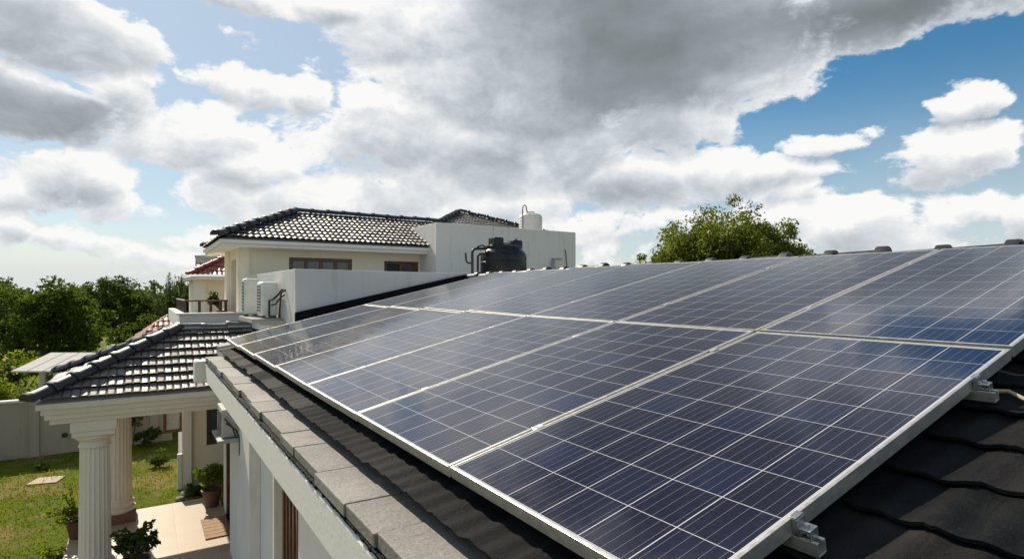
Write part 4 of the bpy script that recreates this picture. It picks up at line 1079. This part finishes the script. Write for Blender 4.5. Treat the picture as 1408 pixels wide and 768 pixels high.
def ray_pt(az, el, d):      # azimuth, elevation in degrees and ground distance
    a = R(az); return (d*math.sin(a), d*math.cos(a), d*math.tan(R(el)))
G0 = -4.75
TG = 'trees beyond the garden wall'
tree('big dense green tree, its crown broadest of all beyond the garden wall', (-3.85, 37.0, G0), 8, (-3.85, 37.0, -1.75), (2.55, 2.4, 2.7), 120, 17000, 0.20, M['leaf'], group=TG, trunk_r=0.25)
tree('low bright green tree just left of the porch ridge', (0.0, 33.0, G0), 6, (0.0, 33.0, -2.75), (1.75, 1.7, 1.6), 80, 9000, 0.17, M['leaf'], group=TG)
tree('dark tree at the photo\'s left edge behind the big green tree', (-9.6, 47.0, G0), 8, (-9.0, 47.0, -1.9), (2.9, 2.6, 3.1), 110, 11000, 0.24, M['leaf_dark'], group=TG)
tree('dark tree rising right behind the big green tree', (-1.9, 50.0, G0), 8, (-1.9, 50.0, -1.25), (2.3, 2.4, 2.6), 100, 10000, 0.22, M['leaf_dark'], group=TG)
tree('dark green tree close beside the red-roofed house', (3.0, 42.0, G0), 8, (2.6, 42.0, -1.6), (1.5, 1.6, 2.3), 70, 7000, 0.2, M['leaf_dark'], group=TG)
tree('mid green tree between the dark tree and the feathery tree', (0.35, 48.0, G0), 8, (0.35, 48.0, -1.95), (1.7, 1.8, 2.2), 80, 7000, 0.21, M['leaf'], group=TG)
# feathery tree with upright sprays
ft = thing('feathery_tree', (1.75, 44.0, G0), 'feathery tree with thin upright sprays above the treeline', 'tree', TG)
m = MB(); Cs = []
for k in range(34):
    a = random.uniform(0, 2*PI); rr_ = random.uniform(0.2, 2.1); zt = 1.05 - 0.42*rr_ + random.gauss(0, 0.25)
    p0 = Vector((1.75, 44.0, -3.4)); p1 = Vector((1.75 + rr_*math.cos(a), 44.0 + rr_*math.sin(a), zt)); mid = p0.lerp(p1, 0.55) + Vector((0, 0, -0.15))
    m.tube([p0, mid, p1], [0.05, 0.03, 0.008], 5)
    for t_ in np.linspace(0.25, 1.0, 120):
        q = p0.lerp(mid, t_*2) if t_ < 0.5 else mid.lerp(p1, t_*2 - 1)
        w_ = 0.34*(1.12 - t_)
        Cs.append([q.x + random.gauss(0, w_), q.y + random.gauss(0, w_), q.z + random.gauss(0, w_*0.8)])
m.tube([(1.75, 44, G0), (1.75, 44, -3.3)], [0.16, 0.12], 8); m.build('trunk', M['bark'], ft)
leaves_mesh('crown', np.array(Cs), 0.17, M['leaf_dark'], ft, aspect=0.3)
# slender spire of a dead palm
sp = thing('slender_palm', (0.70, 52.0, G0), 'thin pole-like palm trunk poking above the treeline', 'tree', TG)
m = MB(); m.tube([(0.70, 52, G0), (0.72, 52, -1.0), (0.75, 52, 0.62)], [0.14, 0.11, 0.08], 8); m.build('trunk', M['bark'], sp)
leaves_mesh('crown', np.array([[0.75 + random.gauss(0, 0.10), 52 + random.gauss(0, 0.10), random.uniform(-0.2, 0.85)] for _ in range(220)]), 0.2, M['leaf_dark'], sp, aspect=0.3)
# bushes between the wall and the trees
BG = 'bushes beyond the garden wall'
def bush(label, c, r, n, size, mat, name='bush', flowers=0):
    root = thing(name, (c[0], c[1], G0), label, 'bush', BG)
    C, P = canopy(c, r, 50, n, size, 0.34, 0.3, -0.9)
    m = MB()
    for p in P[:14]: m.tube([(c[0], c[1], G0), Vector((c[0], c[1], G0)).lerp(Vector(p), 0.5) + Vector((0, 0, 0.1)), p], [0.035, 0.025, 0.008], 5)
    m.build('stem', M['bark'], root)
    leaves_mesh('foliage', C, size, mat, root)
    if flowers:
        k = rng.choice(len(C), flowers); leaves_mesh('blossom', C[k] + np.array([-0.1, -0.25, 0.15]), size*0.9, M['petal'], root, aspect=0.9)
    return root
bush('light green bush below the flat sheet roof, left of its posts', (-4.1, 24.3, -3.55), (1.5, 0.9, 1.05), 5200, 0.11, M['leaf_light'])
bush('round yellowish green bush at the shed\'s posts', (-2.5, 24.7, -3.6), (0.9, 0.8, 0.9), 3000, 0.10, M['leaf_light'])
bush('leafy bush with pink blossoms at the corner of the sheet roof', (-4.0, 26.2, -3.05), (0.8, 0.7, 0.75), 2200, 0.11, M['leaf'], flowers=170)
bush('bright green bush above the sheet roof, under the big tree', (-4.2, 29.5, -3.1), (2.0, 1.2, 0.75), 5200, 0.13, M['leaf_light'])
bush('green bush behind the middle of the sheet roof', (-1.5, 30.0, -3.15), (1.7, 1.2, 0.75), 4200, 0.13, M['leaf'])
bush('pale green bush under the balcony slab beyond the shed', (1.35, 30.5, -2.0), (0.85, 0.9, 0.95), 3200, 0.12, M['leaf_light'])
bush('dark bush at the photo\'s left edge below the trees', (-7.3, 29.0, -3.1), (1.8, 1.4, 1.3), 5200, 0.13, M['leaf'])
# creeper on the garden wall
cr_t = thing('creeper', (-1.75, 21.3, -3.9), 'ragged green creeper hanging on the garden wall by the porch corner', 'creeper')
Cs = []
m = MB()
path = [(-1.82, 21.28, -3.12), (-1.66, 21.27, -3.3), (-1.45, 21.27, -3.55), (-1.22, 21.28, -3.75), (-1.1, 21.27, -4.05), (-1.0, 21.28, -4.3)]
m.tube(path, 0.012, 6); m.build('stem', M['bark'], cr_t)
for _ in range(420):
    k = min(int(abs(random.gauss(0, 1.3))), 4); t_ = random.random(); p = Vector(path[k]).lerp(Vector(path[k+1]), t_)
    s_ = 0.13 if k < 2 else 0.05
    Cs.append([p.x + random.gauss(0, s_), 21.24 + random.uniform(-0.10, 0.04), p.z + random.gauss(0, s_)])
leaves_mesh('foliage', np.array(Cs), 0.09, M['leaf_dark'], cr_t)
cr2 = thing('creeper', (-0.15, 21.3, -3.9), 'dark clump of creeper on the garden wall between the two columns', 'creeper')
leaves_mesh('foliage', np.array([[-0.22 + random.gauss(0, 0.12), 21.25 + random.uniform(-0.1, 0.04), -3.72 + random.gauss(0, 0.24)] for _ in range(330)]), 0.10, M['leaf_dark'], cr2)
m = MB(); m.tube([(-0.25, 21.28, -4.75), (-0.2, 21.27, -4.1), (-0.22, 21.28, -3.4)], 0.015, 6); m.build('stem', M['bark'], cr2)
# low shrubs in the wall's shade and by the wing
def shrub(label, c, r, n, size, mat, name='shrub', cat='shrub', group=None):
    root = thing(name, (c[0], c[1], G0), label, cat, group)
    m = MB()
    for k in range(6):
        a = random.uniform(0, 6.28); m.tube([(c[0], c[1], G0), (c[0] + r[0]*0.3*math.cos(a), c[1] + r[1]*0.3*math.sin(a), c[2]), (c[0] + r[0]*0.6*math.cos(a), c[1] + r[1]*0.6*math.sin(a), c[2] + r[2]*0.5)], [0.014, 0.01, 0.004], 5)
    m.build('stem', M['bark'], root)
    C, P = canopy(c, r, 18, n, size, 0.4, 0.3, -0.95); leaves_mesh('foliage', C, size, mat, root); return root
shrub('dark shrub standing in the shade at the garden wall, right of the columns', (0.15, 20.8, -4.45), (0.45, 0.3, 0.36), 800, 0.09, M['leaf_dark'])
shrub('rounded green shrub on the lawn beside the wing\'s corner', (0.38, 18.3, -4.52), (0.30, 0.26, 0.28), 800, 0.07, M['leaf'])
shrub('low dark tuft on the sunny lawn near the stone slab', (-2.25, 19.6, -4.66), (0.22, 0.18, 0.1), 350, 0.06, M['leaf_dark'])
shrub('small bushy plants at the foot of the stone base, by the patio edge', (0.98, 15.2, -4.60), (0.30, 0.22, 0.2), 700, 0.06, M['leaf'])
shrub('dark tuft at the photo\'s left edge below the garden wall', (-3.6, 21.0, -4.62), (0.3, 0.2, 0.18), 400, 0.08, M['leaf_dark'])
st_ = MB()
for (x, y, r_) in ((0.72, 15.05, 0.10), (0.86, 15.35, 0.13), (1.15, 15.45, 0.14), (1.28, 15.1, 0.10)):
    s0 = len(st_.v); st_.lathe([(r_*0.5, 0), (r_*0.95, r_*0.25), (r_, r_*0.55), (r_*0.7, r_*0.95), (r_*0.2, r_*1.1)], (x, y, -4.76), 12, lambda t, z: 1 + 0.12*math.sin(3*t + x*9) + 0.08*math.sin(5*t + z*20))
so_ = st_.build('garden_stones', simple('grey_rock', (0.26, 0.25, 0.22), 0.85, var=0.3, bumpy=0.4), smooth=50)
tag(so_, 'rough grey stones edging the patio at the wing', 'stones', kind='stuff')

# potted plants
def pot(c, r, h, label, leaf_c, leaf_r, n, size, mat, upright=0, name='potted_plant'):
    root = thing(name, c, label, 'potted plant')
    m = MB(); m.lathe([(r*0.72, 0), (r*0.98, h*0.86), (r*1.08, h*0.87), (r*1.1, h), (r*0.96, h), (r*0.94, h*0.9), (0.01, h*0.9)], c, 36); m.build('pot', M['pot'], root, smooth=35)
    m = MB(); b = Vector((c[0], c[1], c[2] + h*0.9)); Cs = []
    C, P = canopy(leaf_c, leaf_r, 26, n, size, 0.36, 0.35, -0.8)
    for p in P[:16]: m.tube([b, b.lerp(Vector(p), 0.5) + Vector((0, 0, 0.04)), p], [0.010, 0.007, 0.003], 5)
    extra = []
    for k in range(upright):
        tx, ty = random.gauss(0, 0.06), random.gauss(0, 0.06); top = Vector((leaf_c[0] + tx, leaf_c[1] + ty, leaf_c[2] + leaf_r[2]*random.uniform(1.4, 2.2)))
        m.tube([b, top], [0.010, 0.004], 5)
        for t_ in np.linspace(0.35, 1, 26):
            q = b.lerp(top, t_); extra.append([q.x + random.gauss(0, 0.035), q.y + random.gauss(0, 0.035), q.z])
    if extra: C = np.concatenate([C, np.array(extra)])
    m.build('stem', M['bark'], root); leaves_mesh('foliage', C, size, mat, root); 
    m = MB(); m.lathe([(r*0.93, 0), (r*0.90, 0.01), (0.01, 0.02)], (c[0], c[1], c[2] + h*0.895), 24); m.build('soil', M['soil'], root)
    return root
pot((1.25, 13.86, -4.60), 0.19, 0.36, 'brown pot with bushy yellow-green plant beside the entrance door', (1.27, 13.86, -3.97), (0.33, 0.30, 0.30), 900, 0.085, M['leaf_light'])
pot((-1.02, 13.45, -4.60), 0.18, 0.34, 'brown pot with spindly upright plant at the patio\'s lawn edge', (-1.12, 13.45, -4.10), (0.36, 0.26, 0.22), 520, 0.08, M['leaf_light'], upright=4)
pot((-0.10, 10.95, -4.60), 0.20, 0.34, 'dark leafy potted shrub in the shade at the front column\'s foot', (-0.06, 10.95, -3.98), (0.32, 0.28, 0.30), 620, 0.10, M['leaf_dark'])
pot((1.62, 15.75, -0.618), 0.10, 0.16, 'small potted palm behind the wooden terrace railing', (1.45, 15.75, -0.24), (0.15, 0.13, 0.14), 170, 0.09, M['leaf_dark'], upright=3)
shrub('small white flowering plant low at the photo\'s bottom left by the patio', (-1.32, 12.75, -4.60), (0.25, 0.35, 0.14), 500, 0.06, M['leaf_light'])
# doormat of wooden slats
dm = MB()
for k in range(6): dm.box(0.98, 1.43, 12.0 + k*0.18, 12.0 + k*0.18 + 0.172, -4.596, -4.575)
tag(dm.build('doormat', simple('mat_wood', (0.34, 0.20, 0.10), 0.8, var=0.35, scale=14), bevel=0.004), 'brown slatted mat on the patio before the entrance door', 'doormat')

# tree standing behind the main roof's ridge
tree('open-crowned tree with small glossy leaves behind the main roof ridge', (21.7, 16.5, G0), 9, (21.6, 16.5, 1.1), (2.9, 2.9, 3.05), 240, 26000, 0.165, M['leaf_olive'], name='open_crown_tree', trunk_r=0.2, more=[((20.2, 17.4, 1.0), (2.1, 2.1, 2.2), 110, 11000), ((23.3, 15.4, 1.0), (2.3, 2.3, 2.75), 150, 16000)], limbs=80, spread=0.21, hollow=0.12, low=-0.25, aspect=0.45, twigs=2)
shrub('tip of a leafy shrub just over the ridge, left of the open tree', (19.6, 20.6, 0.55), (0.55, 0.5, 0.75), 500, 0.13, M['leaf_olive'], name='tall_shrub')

# far woods on the horizon
def woods():
    Cs = []
    for k in range(520):
        a = R(random.uniform(-62, 80)); d = random.uniform(75, 150); h = random.uniform(3.2, 5.4)*d/100
        c = np.array([d*math.sin(a), d*math.cos(a), G0]); n = 120
        q = rng.normal(size=(n, 3)); q /= np.linalg.norm(q, axis=1)[:, None]; q[:, 2] = np.abs(q[:, 2])
        q *= np.array([h*0.75, h*0.75, h])*(rng.random(n)**0.3)[:, None]
        Cs.append(c + q)
    C = np.concatenate(Cs)
    o = leaves_mesh('far_woods', C, 1.1, M['leaf_dark'], aspect=0.8); tag(o, 'dark line of far woods along the horizon', 'woods', kind='stuff')
woods()
# cable that comes out from under the near panel
def on_tiles(x, y, w=-0.085): return (x, y, (-KK + w)/CS + x*TS)
cb = MB(); cb.tube([on_tiles(2.10, 0.92), on_tiles(2.25, 0.80), on_tiles(2.315, 0.72, -0.078), on_tiles(2.325, 0.68, -0.076), on_tiles(2.29, 0.63, -0.082), on_tiles(2.275, 0.55, -0.086), on_tiles(2.30, 0.30, -0.088), on_tiles(2.42, -0.3, -0.088), on_tiles(2.4, -1.5, -0.088)], 0.0065, 8)
tag(cb.build('cable', simple('beige_cable', (0.42, 0.33, 0.22), 0.6), smooth=True), 'thin beige cable lying on the dark tiles below the upper end clamp', 'cable')
